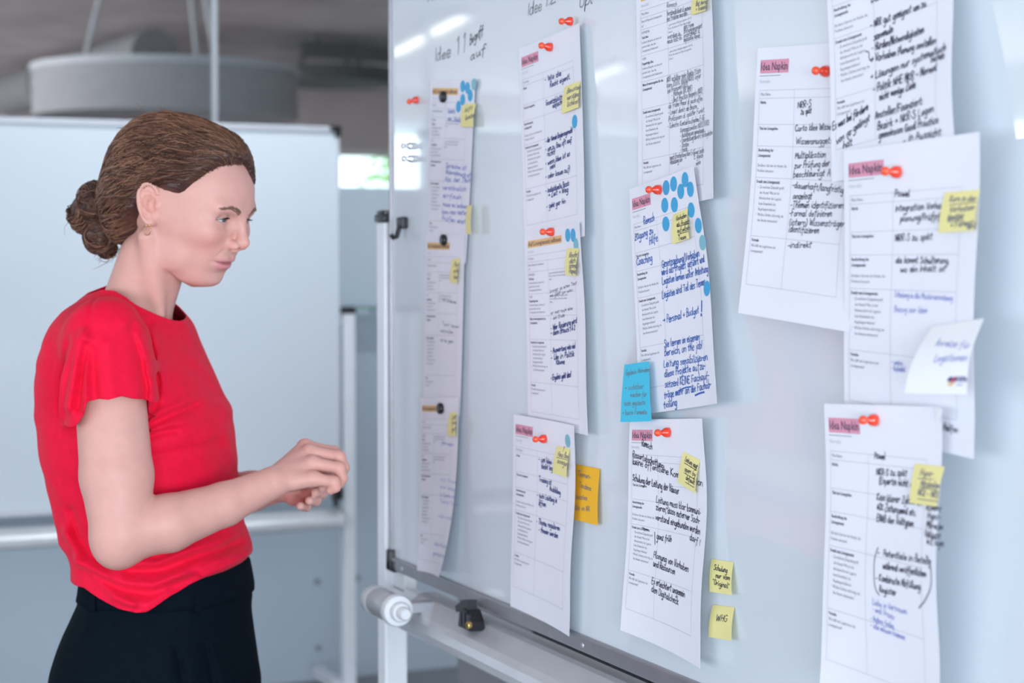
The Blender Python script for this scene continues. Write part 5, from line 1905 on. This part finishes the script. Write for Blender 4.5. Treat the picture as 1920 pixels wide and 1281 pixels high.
def trousers_sdf(P):
    d = loft_sdf(P, TRT)
    z = P[:, 2]
    c0 = W(298, 1290, 2.77)
    for s in (-1, 1):
        hip = np.array([c0[0] + s * .085 * tl_[0], 2.77 + s * .085 * tl_[1], .84])
        kn = np.array([hip[0] + .005, hip[1], .47])
        an = np.array([hip[0] - .015, hip[1], .065])
        d = smin(d, rcone(P, hip, kn, .088, .080), .035)
        d = smin(d, rcone(P, kn, an, .080, .082), .02)
    d = np.maximum(d, .045 - z)
    m = (np.abs(d) < .05) & (P[:, 1] < 2.80)
    if m.any():
        x, zz = P[m, 0], P[m, 2]
        s = np.zeros(m.sum())
        for pts, a, w in TFOLD:
            s += a * np.exp(-(seg_dist2(x, zz, pts) / w) ** 2)
        d[m] = d[m] - s
    return d


TFOLD = [(PX(p, 2.64), a, w) for p, a, w in (([(283, 1145), (280, 1180), (268, 1230), (250, 1285), (235, 1340)], -.0028, .0035), ([(333, 1212), (345, 1260), (352, 1310)], -.0060, .0045), ([(326, 1220), (318, 1270), (312, 1330)], .0040, .0090),
                                             ([(380, 1212), (392, 1260), (400, 1310)], -.0055, .0045), ([(392, 1220), (408, 1270), (418, 1330)], .0035, .0080), ([(360, 1240), (368, 1300), (372, 1360)], .0030, .0090), ([(165, 1150), (150, 1220), (140, 1300)], .002, .012))]

# ---- materials
M_skin = mat('skin', (.72, .46, .39), .48, spec=.35, attr='Col', sss=.12, noise=.03, nscale=60, bump=.06, bscale=350)
M_red = mat('red_jersey', (.80, .005, .042), .68, spec=.14, sheen=.04, noise=.05, nscale=90, bump=.15, bscale=500)
M_navy = mat('black_navy_cloth', (.0022, .0060, .0105), .8, spec=.06, noise=.1, nscale=120, bump=.15, bscale=600)
M_hair = mat('brown_hair', (.1, .05, .03), .42, spec=.45, attr='Col')
M_gold = mat('gold', (.80, .55, .26), .22, metal=1.0)

# ---- skin
V, F = mesh_sdf(body_sdf, (BASE[0] - .28, 2.40, 1.00), (BASE[0] + .36, 3.10, 1.74), .0021 if not globals().get('QUICK') else .004)
Q = toh(V)
A = np.stack([Q[:, 0], np.abs(Q[:, 1]), Q[:, 2]], 1)
skin0 = np.array([.665, .352, .298])
col = np.tile(skin0, (len(V), 1))


def tint(w, c):
    global col
    col = col * (1 - w[:, None]) + np.array(c) * w[:, None]


inhead = (np.linalg.norm(Q, axis=1) < .2).astype(float)
front = np.clip((Q[:, 0] - .03) / .03, 0, 1) * inhead
tint(.60 * front * np.exp(-((A[:, 1] - .038) / .022) ** 2 - ((A[:, 2] + .024) / .020) ** 2), (.72, .32, .26))
tint(.55 * front * np.exp(-(A[:, 1] / .012) ** 2 - ((A[:, 2] + .024) / .012) ** 2) * np.clip((Q[:, 0] - .095) / .01, 0, 1), (.70, .33, .27))
tint(.45 * inhead * np.exp(-(np.linalg.norm(A - np.array([-.013, .079, .006]), axis=1) / .026) ** 4), (.72, .33, .26))
lipc = front * np.exp(-(A[:, 1] / .0205) ** 8) * (np.exp(-((A[:, 2] + .0535) / .0048) ** 4) * .75 + np.exp(-((A[:, 2] + .0615) / .0048) ** 4) * .9)
tint(np.clip(lipc, 0, .92), (.64, .24, .26))
tint(.8 * front * np.exp(-((A[:, 2] + .0567 - .0012 * (A[:, 1] / .02) ** 2) / .0012) ** 2) * np.exp(-(A[:, 1] / .0225) ** 8), (.28, .09, .09))
tint(.30 * front * np.exp(-((A[:, 1] - .026) / .013) ** 2 - ((A[:, 2] + .003) / .007) ** 2), (.50, .29, .25))
lidrim = front * (np.abs(np.linalg.norm(A - np.array([.0748, .031, .0085]), axis=1) - .0132) < .0016) * np.exp(-((A[:, 2] - .0085) / .006) ** 4)
tint(.45 * lidrim, (.45, .22, .19))
for pts in (RH, LH):
    for n in pts:
        for k in (0, 1, 2):
            tint(.35 * np.exp(-(np.linalg.norm(V - W(*pts[n][k]), axis=1) / .013) ** 2), (.70, .33, .28))
tint(.30 * np.exp(-(np.linalg.norm(V - ELTIP, axis=1) / .05) ** 2), (.70, .36, .31))
# moles on the forearm
for px, py in ((258, 1004), (475, 916)):
    pass
np_mesh('body', V - BASE, F, M_skin, woman, True, col)

# ---- eyes
for e in EYES:
    n1, n2 = 40, 28
    g = np.array([.985, .06 if e[1] < 0 else -.04, -.13]); g /= np.linalg.norm(g)
    vs, fs, cc = [], [], []
    u = np.cross(g, [0, 0, 1.]); u /= np.linalg.norm(u)
    w_ = np.cross(g, u)
    for j in range(n2 + 1):
        t = math.pi * (j / n2) ** 1.6
        for i in range(n1):
            a = 2 * math.pi * i / n1
            p = g * math.cos(t) + (u * math.cos(a) + w_ * math.sin(a)) * math.sin(t)
            r = .0122 + (.0006 if t < .45 else 0) * (1 - (t / .45) ** 2 if t < .45 else 0)
            vs.append(fromh(e + p * r) - BASE)
            k = t
            cc.append((.004, .004, .005) if k < .19 else (.07, .11, .15) if k < .44 else (.02, .03, .04) if k < .50 else (.66, .62, .62))
    for j in range(n2):
        for i in range(n1):
            fs.append((j * n1 + i, (j + 1) * n1 + i, (j + 1) * n1 + (i + 1) % n1, j * n1 + (i + 1) % n1))
    np_mesh('eye', np.array(vs), np.array(fs), mat('eye_surface', (.6, .6, .6), .08, spec=.6, attr='Col'), woman, True, np.array(cc))
# ---- red top
hs = .0034 if not globals().get('QUICK') else .006
V, F = mesh_sdf(top_sdf, (BASE[0] - .30, 2.42, .94), (BASE[0] + .26, 3.16, 1.52), hs, newton=2)
V2, F2 = clip_mesh(V, F, top_clip(V))
# drop stray scraps: keep the largest connected piece
def largest(V, F):
    par = np.arange(len(V))
    for _ in range(60):
        m = np.minimum.reduce([par[F[:, i]] for i in range(3)])
        old = par.copy()
        for i in range(3):
            np.minimum.at(par, F[:, i], m)
        par = par[par]
        if (par == old).all():
            break
    c = np.bincount(par)
    k = c.argmax()
    keep = par[F[:, 0]] == k
    F = F[keep]
    used = np.unique(F)
    re = np.full(len(V), -1)
    re[used] = np.arange(len(used))
    return V[used], re[F]
V2, F2 = largest(V2, F2)
# the body panel that continues behind the sleeve openings
Vb, Fb = mesh_sdf(lambda P: top_sdf(P, False) + .0012, (BASE[0] - .30, 2.42, 1.10), (BASE[0] + .26, 3.16, 1.40), hs * 1.5, newton=1)
Vb, Fb = clip_mesh(Vb, Fb, np.maximum(np.maximum(1.12 - Vb[:, 2], Vb[:, 2] - 1.38), top_clip(Vb, False)))
F2 = np.vstack([F2, Fb + len(V2)])
V2 = np.vstack([V2, Vb])
top = np_mesh('top', V2 - BASE, F2, M_red, woman)
sd = top.modifiers.new('cloth_thickness', 'SOLIDIFY')
sd.thickness = .0018
sd.offset = -1

# ---- trousers
V, F = mesh_sdf(trousers_sdf, (BASE[0] - .24, 2.52, .02), (BASE[0] + .24, 3.02, 1.085), .0055 if not globals().get('QUICK') else .009, newton=2)
np_mesh('trousers', V - BASE, F, M_navy, woman)


def ring_pts(T, z, grow, n=96):
    c, a, b = tab(T[0], z), tab(T[1], z), tab(T[2], z)
    t = np.linspace(0, 2 * np.pi, n, endpoint=False)
    k = (np.abs(np.cos(t)) ** 2.3 + np.abs(np.sin(t)) ** 2.3) ** (-1 / 2.3)
    X, Y = (a + grow) * k * np.cos(t), (b + grow) * k * np.sin(t)
    return np.stack([c + X * tf[0] + Y * tl_[0], 2.77 + X * tf[1] + Y * tl_[1], np.full(n, z)], 1)


zb0, zb1 = W(290, 1141, 2.66)[2], W(290, 1078, 2.66)[2]
rows = []
for z, g in ((zb0, .0005), (zb0 + .001, .0035), (zb0 + .01, .0042), ((zb0 + zb1) / 2, .0042), (zb1 - .004, .004), (zb1, .002)):
    rows.append(ring_pts(TRT, z, g))
vs = np.vstack(rows)
n = 96
fs = np.array([(j * n + i, j * n + (i + 1) % n, (j + 1) * n + (i + 1) % n, (j + 1) * n + i) for j in range(len(rows) - 1) for i in range(n)])
np_mesh('waistband', vs - BASE, fs, M_navy, woman)


def hit(px, py, f, d0=2.3, d1=3.1):
    """first point of a surface along the camera ray of a pixel"""
    ds = np.linspace(d0, d1, 800)
    P = np.array([W(px, py, d) for d in ds])
    v = f(P)
    i = np.nonzero(v < 0)[0]
    return P[i[0]] if len(i) else None


for x0, x1, y0, y1 in ((167.5, 180.5, 1109, 1147), (366, 380, 1106, 1151)):
    L, R = [], []
    for py in np.linspace(y0, y1, 8):
        for px, S in ((x0, L), (x1, R)):
            p = hit(px, py, lambda P: loft_sdf(P, TRT))
            if p is None: p = W(px, py, 2.7)
            S.append(p + np.array([0, -.0085 if y0 < py < y1 - 1 else -.004, 0]))
    vs = [q - BASE for q in L + R]
    vs += [v + np.array([0, .003, 0]) for v in vs]
    m = len(L)
    mb = MB()
    fs = [(i, i + 1, m + i + 1, m + i) for i in range(m - 1)] + [(2 * m + i, 3 * m + i, 3 * m + i + 1, 2 * m + i + 1) for i in range(m - 1)]
    fs += [(i, 2 * m + i, 2 * m + i + 1, i + 1) for i in range(m - 1)] + [(m + i, m + i + 1, 3 * m + i + 1, 3 * m + i) for i in range(m - 1)]
    fs += [(0, m, 3 * m, 2 * m), (m - 1, 3 * m - 1, 4 * m - 1, 2 * m - 1)]
    mb.add(vs, fs)
    mb.build('belt_loop', M_navy, woman)

# ---- shoes (below the frame)
c0 = W(298, 1290, 2.77)
for s in (-1, 1):
    ctr = np.array([c0[0] + s * .085 * tl_[0] - .015, 2.77 + s * .085 * tl_[1], 0])
    def shoe(P, ctr=ctr):
        q = P - ctr
        X = q[:, 0] * tf[0] + q[:, 1] * tf[1]
        Y = q[:, 0] * tl_[0] + q[:, 1] * tl_[1]
        Q = np.stack([X, Y, q[:, 2]], 1)
        d = rcone(Q, (-.05, 0, .035), (.12, 0, .028), .036, .034)
        d = smin(d, rcone(Q, (-.03, 0, .05), (-.02, 0, .10), .036, .034), .03)
        return smax(d, .001 - Q[:, 2], .006)
    V, F = mesh_sdf(shoe, ctr + np.array([-.14, -.14, -.01]), ctr + np.array([.2, .14, .16]), .006)
    np_mesh('shoe', V - BASE, F, mat('black_leather', (.015, .014, .014), .35), woman)
# ---------------------------------------------------------------- hair
HLX = np.array([-.14, -.09, -.073, -.052, -.036, -.029, -.021, .002, .020, .030, .038, .048, .059, .066, .079, .090, .102])
HLZ = np.array([-.11, -.092, -.076, -.046, -.026, -.010, .022, .024, .023, .024, .032, .047, .064, .074, .083, .077, .069])
BUN = np.array([-.137, .0, -.043])
nrng = np.random.RandomState(11)


def hairline(Q):
    far = np.clip((Q[:, 1] - .004) / .026, 0, 1) * np.clip((Q[:, 0] - .045) / .02, 0, 1)
    return Q[:, 2] - np.interp(Q[:, 0], HLX, HLZ) + .030 * far


def hair_thick(Q):
    s = hairline(Q)
    t = np.clip(s / .020, 0, 1)
    t = t * t * (3 - 2 * t)
    base = .0125 + .013 * np.clip((.0 - Q[:, 0]) / .09, 0, 1) + .003 * np.clip((Q[:, 0] - .05) / .04, 0, 1) * np.clip((Q[:, 2] - .08) / .03, 0, 1)
    far = np.clip((Q[:, 1] - .0) / .03, 0, 1) * np.clip((Q[:, 0] - .05) / .03, 0, 1)
    base = base * (1 - .65 * far) * (1 - .35 * np.clip((Q[:, 0] - .04) / .04, 0, 1) * np.clip((.10 - Q[:, 2]) / .03, 0, 1))
    return -.004 + t * (base + .004)


def hair_cap(Q):
    d = smin(cranium(Q), face_loft(Q) + .002, .016) - hair_thick(Q)
    m = ell(Q, (-.080, 0, -.018), (.050, .058, .056))
    d = smin(d, m, .025)
    return d


def hair_relief(Q):
    d = hair_cap(Q)
    # combed grooves running towards the bun
    C = np.array([0, 0, .02])
    v = Q - C
    b = (BUN - C) / np.linalg.norm(BUN - C)
    ax1 = np.cross(b, [0, 1., 0]); ax1 /= np.linalg.norm(ax1)
    ang = np.arctan2(v @ np.array([0, 1., 0]), v @ ax1)
    along = np.arccos(np.clip((v @ b) / np.maximum(np.linalg.norm(v, axis=1), 1e-6), -1, 1))
    w = ang + .06 * np.sin(along * 8)
    g = .0011 * np.sin(w * 34) + .0008 * np.sin(w * 71 + 3)
    return d - g * np.clip(hairline(Q) / .015, 0, 1)


QUICKH = globals().get('QUICK')
V, F = mesh_sdf(lambda P: hair_relief(toh(P)), HT + np.array([-.19, -.14, -.15]), HT + np.array([.15, .16, .17]), .0028 if not QUICKH else .005)
Q = toh(V)
V, F = clip_mesh(V, F, -(hairline(Q) + .002) if False else np.where(np.linalg.norm(Q - BUN, axis=1) < .08, -1, -(hairline(Q) + .003)))
Q = toh(V)
base_c = np.array([.070, .029, .018])
cc = base_c * (1 + .35 * np.sin(Q[:, 2] * 90 + Q[:, 0] * 40)[:, None] * .6)
hair = empty('hair', (0, 0, 0))
hair.parent = woman
np_mesh('hair_cap', V - BASE, F, M_hair, hair, True, np.clip(cc, .02, .4))

# the bun: lumpy coil
LUMPS = [(BUN + np.array([dx, dy, dz]), r) for dx, dy, dz, r in ((-.012, 0, .018, .030), (-.018, -.012, -.004, .028), (.004, -.018, .012, .028), (.012, -.012, -.026, .024), (-.006, .014, -.012, .030), (.004, 0, -.034, .022), (-.022, .01, .008, .024), (.02, .0, -.045, .014))]


def bun_sdf(Q):
    d = None
    for c, r in LUMPS:
        q = np.linalg.norm(Q - c, axis=1) - r * .93
        d = q if d is None else smin(d, q, .012)
    v = Q - BUN
    a = np.arctan2(v[:, 2], v[:, 0])
    return d - .0014 * np.sin(a * 3 + np.linalg.norm(v, axis=1) * 420) - .0008 * np.sin(a * 9 + v[:, 1] * 300)


bc = fromh(BUN)
V, F = mesh_sdf(lambda P: bun_sdf(toh(P)), bc - .09, bc + .09, .0026 if not QUICKH else .005)
Q = toh(V)
cc = base_c * (1 + .5 * np.sin(Q[:, 2] * 230 + Q[:, 0] * 150 + 5 * np.sin(Q[:, 1] * 90))[:, None] * .6)
np_mesh('hair_bun', V - BASE, F, M_hair, hair, True, np.clip(cc, .02, .4))


def strands(paths, rad, name, colors, n=4):
    """paths (S, K, 3) in head coordinates -> one mesh of thin tapered tubes"""
    S, Kk, _ = paths.shape
    P = HT + paths @ HR.T - BASE
    t = np.gradient(P, axis=1)
    t /= np.maximum(np.linalg.norm(t, axis=2, keepdims=True), 1e-9)
    up = np.array([.3, -.5, .8])
    u = np.cross(t, up); u /= np.maximum(np.linalg.norm(u, axis=2, keepdims=True), 1e-9)
    w = np.cross(t, u)
    tp = np.sin(np.linspace(.12, math.pi - .12, Kk)) ** .5
    R = rad[:, None] * tp[None]
    ang = np.arange(n) * 2 * math.pi / n
    V = P[:, :, None, :] + R[:, :, None, None] * (np.cos(ang)[:, None] * u[:, :, None, :] + np.sin(ang)[:, None] * w[:, :, None, :])
    idx = np.arange(S * Kk * n).reshape(S, Kk, n)
    a, b = idx[:, :-1], idx[:, 1:]
    F = np.stack([a, np.roll(a, -1, 2), np.roll(b, -1, 2), b], -1).reshape(-1, 4)
    C = np.repeat(colors, Kk * n, axis=0)
    o = np_mesh(name, V.reshape(-1, 3), F, M_hair, hair, True, C)
    o['kind'] = 'stuff'
    return o


def palette(n, shift=0.0):
    dark, mid, light = np.array([.030, .011, .007]), np.array([.105, .042, .024]), np.array([.27, .130, .075])
    t = np.clip(nrng.rand(n) + np.asarray(shift) * .34, 0, 1)[:, None]
    return np.where(t < .45, dark + (mid - dark) * (t / .45), mid + (light - mid) * ((t - .45) / .55) ** 1.6)


# radius of the hair surface along directions from the head centre (bisection)
CEN = np.array([0, 0, .02])


def surf_r(D, off=0.0):
    lo, hi = np.full(len(D), .04), np.full(len(D), .22)
    for _ in range(16):
        m = (lo + hi) / 2
        v = hair_cap(CEN + D * m[:, None])
        lo, hi = np.where(v < 0, m, lo), np.where(v < 0, hi, m)
    return (lo + hi) / 2 + off


def smooth_noise(D, sd):
    r = np.random.RandomState(sd)
    o = np.zeros(len(D))
    for _ in range(6):
        o += np.sin(D @ (r.normal(size=3) * 4.5) + r.rand() * 6.28)
    return o / 2.4


def sweep(starts, Kk, amp, waves, sd, depth=0.0):
    """strands combed from start directions back to the bun over the hair surface; neighbours wave together"""
    r = np.random.RandomState(sd)
    S = len(starts)
    s = starts / np.linalg.norm(starts, axis=1, keepdims=True)
    e = BUN + r.normal(0, .010, (S, 3)) * np.array([.5, 1.4, 1.2]) + np.array([.03, 0, .01]) - CEN
    e += np.stack([np.zeros(S), s[:, 1] * .035, s[:, 2] * .02], 1)
    e /= np.linalg.norm(e, axis=1, keepdims=True)
    om = np.arccos(np.clip((s * e).sum(1), -1, 1))[:, None, None]
    t = np.linspace(0, 1, Kk)[None, :, None]
    D = (np.sin((1 - t) * om) * s[:, None] + np.sin(t * om) * e[:, None]) / np.sin(om)
    side = np.cross(s, e); side /= np.maximum(np.linalg.norm(side, axis=1, keepdims=True), 1e-6)
    arc = (1 - t) * om                      # angle left to the bun, shared by neighbours
    n1, n2 = smooth_noise(s, 1)[:, None, None], smooth_noise(s, 2)[:, None, None]
    ph = n1 * 2.6 + r.normal(size=(S, 1, 1)) * .45
    env = np.sin(np.pi * np.clip(t * 1.02 + .02, 0, 1)) ** .6
    D = D + side[:, None] * amp * (1 + .5 * n2) * (np.sin(arc * waves + ph) + .45 * np.sin(arc * waves * 2.1 + ph * 1.7)) * env
    D = D + side[:, None] * r.normal(size=(S, 1, 1)) * .012 * env
    D /= np.linalg.norm(D, axis=2, keepdims=True)
    lift = r.rand(S, 1) * .0030 - .0010 + .0026 * np.sin(arc[:, :, 0] * waves * 1.1 + ph[:, :, 0] * 1.3 + n2[:, :, 0] * 3) + depth
    rr = surf_r(D.reshape(-1, 3)).reshape(S, Kk) + lift * env[:, :, 0] + .0007
    return CEN + D * rr[:, :, None]


def hair_starts(n, sd):
    r = np.random.RandomState(sd)
    D = r.normal(size=(n * 6, 3))
    D /= np.linalg.norm(D, axis=1, keepdims=True)
    P = CEN + D * .105
    Q = np.stack([P[:, 0], P[:, 1], P[:, 2]], 1)
    h = hairline(CEN + D * surf_r(D)[:, None])
    ok = (h > .001) & ((h < .030) | ((r.rand(len(D)) < .55) & (D[:, 0] > -.45)))
    ok &= ~((np.abs(P[:, 0] + .013) < .040) & (h < .02) & (np.abs(P[:, 1]) > .05))
    return D[ok][:n]


NS = 3400 if not QUICKH else 500
st = hair_starts(NS, 3)
paths = sweep(st, 24, .030, 7.5, 5)
def clear_ear(paths):
    q = paths.reshape(-1, 3)
    bad = (np.abs(q[:, 0] + .012) < .030) & (q[:, 2] < .034) & (q[:, 2] > -.04) & (hairline(q) < .004)
    return ~bad.reshape(paths.shape[:2]).any(1)
ok = clear_ear(paths)
paths, st = paths[ok], st[ok]
strands(paths, nrng.uniform(.0004, .00115, len(st)), 'hair_strands', palette(len(st), smooth_noise(st / np.linalg.norm(st, axis=1, keepdims=True), 4)), 3)
# fine hairs along the hairline
r_ = np.random.RandomState(21)
D = r_.normal(size=(9000, 3)); D /= np.linalg.norm(D, axis=1, keepdims=True)
hl_ = hairline(CEN + D * surf_r(D)[:, None])
D = D[(hl_ > -.0035) & (hl_ < .010) & (D[:, 0] > .18)][:700]
paths = sweep(D, 20, .016, 7.5, 9, -.0002)[:, :13]
ok = clear_ear(paths)
paths, D = paths[ok], D[ok]
strands(paths, nrng.uniform(.00025, .0006, len(D)), 'hairline_strands', palette(len(D)), 3)

# coils of the bun
NB = 1900 if not QUICKH else 200
Kk = 18
paths = np.zeros((NB, Kk, 3))
AX = [np.array(a) / np.linalg.norm(a) for a in ((.2, 1, .3), (.6, .7, -.3), (.1, .9, -.5), (-.3, 1, .4), (.5, .6, .7), (-.2, 1, -.2), (.8, .5, .2), (.0, 1, .6))]
for i in range(NB):
    li = nrng.randint(len(LUMPS))
    c, r = LUMPS[li]
    ax = AX[li] + nrng.normal(size=3) * .16; ax /= np.linalg.norm(ax)
    u = np.cross(ax, [.3, .2, 1.]); u /= np.linalg.norm(u)
    w = np.cross(ax, u)
    a = nrng.rand() * 6.28 + np.linspace(0, nrng.uniform(1.2, 3.0), Kk)
    lat = nrng.uniform(-.9, .9) + .12 * np.sin(a * 2 + li)
    rr = r * (.98 + .11 * nrng.rand()) + .0016 * np.sin(lat * 16 + a * 1.5)
    cl = np.sqrt(np.clip(1 - lat ** 2, .05, 1))
    paths[i] = c + rr[:, None] * ((np.cos(a) * cl)[:, None] * u + (np.sin(a) * cl)[:, None] * w + lat[:, None] * ax)
strands(paths, nrng.uniform(.0005, .0013, NB), 'bun_strands', palette(NB), 3)

# loose wisps at the nape, temple and crown
NW = 90
Kk = 14
paths = np.zeros((NW, Kk, 3))
t = np.linspace(0, 1, Kk)
for i in range(NW):
    k = nrng.rand()
    if k < .45:      # nape curls
        p = np.array([-.085 + nrng.normal() * .018, nrng.uniform(-.03, .03), -.075 + nrng.normal() * .008]); v = np.array([-.015 + nrng.normal() * .012, nrng.normal() * .01, -.022])
    elif k < .0:     # in front of the ear
        p = np.array([.028 + nrng.normal() * .006, -.0745, .022]); v = np.array([.003 + nrng.normal() * .005, -.003, -.016])
    elif k < .8:     # flyaways over the crown
        d = nrng.normal(size=3); d[2] = abs(d[2]) + .6; d[0] = -abs(d[0]) * .8; d /= np.linalg.norm(d); p = CEN + d * (surf_r(d[None])[0] - .001); v = np.array([-.03, 0, -.004]) + nrng.normal(size=3) * .007
    else:            # round the bun
        d = nrng.normal(size=3); d /= np.linalg.norm(d); p = BUN + d * .042; v = np.array([-.01, 0, -.012]) + nrng.normal(size=3) * .012
    paths[i] = p + t[:, None] * v + np.sin(t * nrng.uniform(4, 9) + nrng.rand() * 6)[:, None] * nrng.normal(size=3) * .0035 * t[:, None]
strands(paths, nrng.uniform(.00022, .0005, NW), 'hair_wisps', palette(NW) * 1.1)

# ---- eyebrows and lashes
def face_x(y, z):
    """front surface of the face at (y, z) in head coordinates"""
    xs = np.linspace(.12, .05, 141)
    Qs = np.stack([xs, np.full(141, y), np.full(141, z)], 1)
    d, _ = head_sdf(fromh(Qs))
    i = np.nonzero(d < 0)[0]
    return xs[i[0]] if len(i) else .08


for s in (-1, 1):
    rows = []
    for i in range(170):
        f = nrng.rand() ** 1.15
        y = .0125 + f * .034
        zc = .0195 + .0085 * math.sin(min(1, f * 1.25) * math.pi * .62) - .002 * f
        th = .0036 * (1 - .72 * f)
        z = zc + nrng.uniform(-1, 1) * th
        L = .0062 + .002 * nrng.rand()
        a = np.array([0, s * y, z])
        b = np.array([0, s * (y + L * .8), z + L * (.55 - .75 * f) + nrng.normal() * .0006])
        pts = []
        for q in np.linspace(0, 1, 5):
            p = a + (b - a) * q
            p[0] = face_x(p[1], p[2]) + .0005 + .0006 * math.sin(q * math.pi)
            pts.append(p)
        rows.append(pts)
    rows = np.array(rows)
    o = strands(rows, np.full(len(rows), .00032), 'eyebrow', np.tile([.22, .125, .080], (len(rows), 1)), 3)
    o.parent = woman
    e = np.array([.0748, s * .031, .0085])
    rows = []
    for i in range(34):
        dy = -.95 + 1.9 * i / 33
        y = dy * .0138
        zz = .0024 * (1 - dy * dy) ** .8 - .0012 * dy
        p0 = e + np.array([math.sqrt(max(.0138 ** 2 - y * y - zz * zz, 1e-6)), s * y, zz])
        dr = np.array([.9, s * (.55 * dy + .25), -.05]); dr /= np.linalg.norm(dr)
        L = .0062 * (.7 + .3 * (dy + 1) / 2)
        rows.append([p0 + dr * L * q + np.array([0, 0, -.0012 * math.sin(q * 2.2) + .0016 * q * q]) for q in np.linspace(0, 1, 5)])
    rows = np.array(rows)
    o = strands(rows, np.full(len(rows), .00042), 'eyelashes', np.tile([.03, .018, .014], (len(rows), 1)), 3)
    o.parent = woman

# ---- gold earring: small open hoop with ball ends
lobe = np.array([.0035, -.0815, -.0235])
pts = [lobe + np.array([-.0055 + .0055 * math.cos(a), -.0015, -.0075 + .0075 * math.sin(a)]) for a in np.linspace(1.3, -4.0, 26)]
pts = [fromh(p) - BASE for p in pts]
er = MB().tube(pts, .00075, 8)
for p in (pts[0], pts[-1]):
    ball = [(.0016 * math.sin(t), -.0016 * math.cos(t)) for t in np.linspace(.05, math.pi - .05, 8)]
    er.lathe(ball, p, (0, 0, 1), 12)
er.build('earring', M_gold, woman, True)
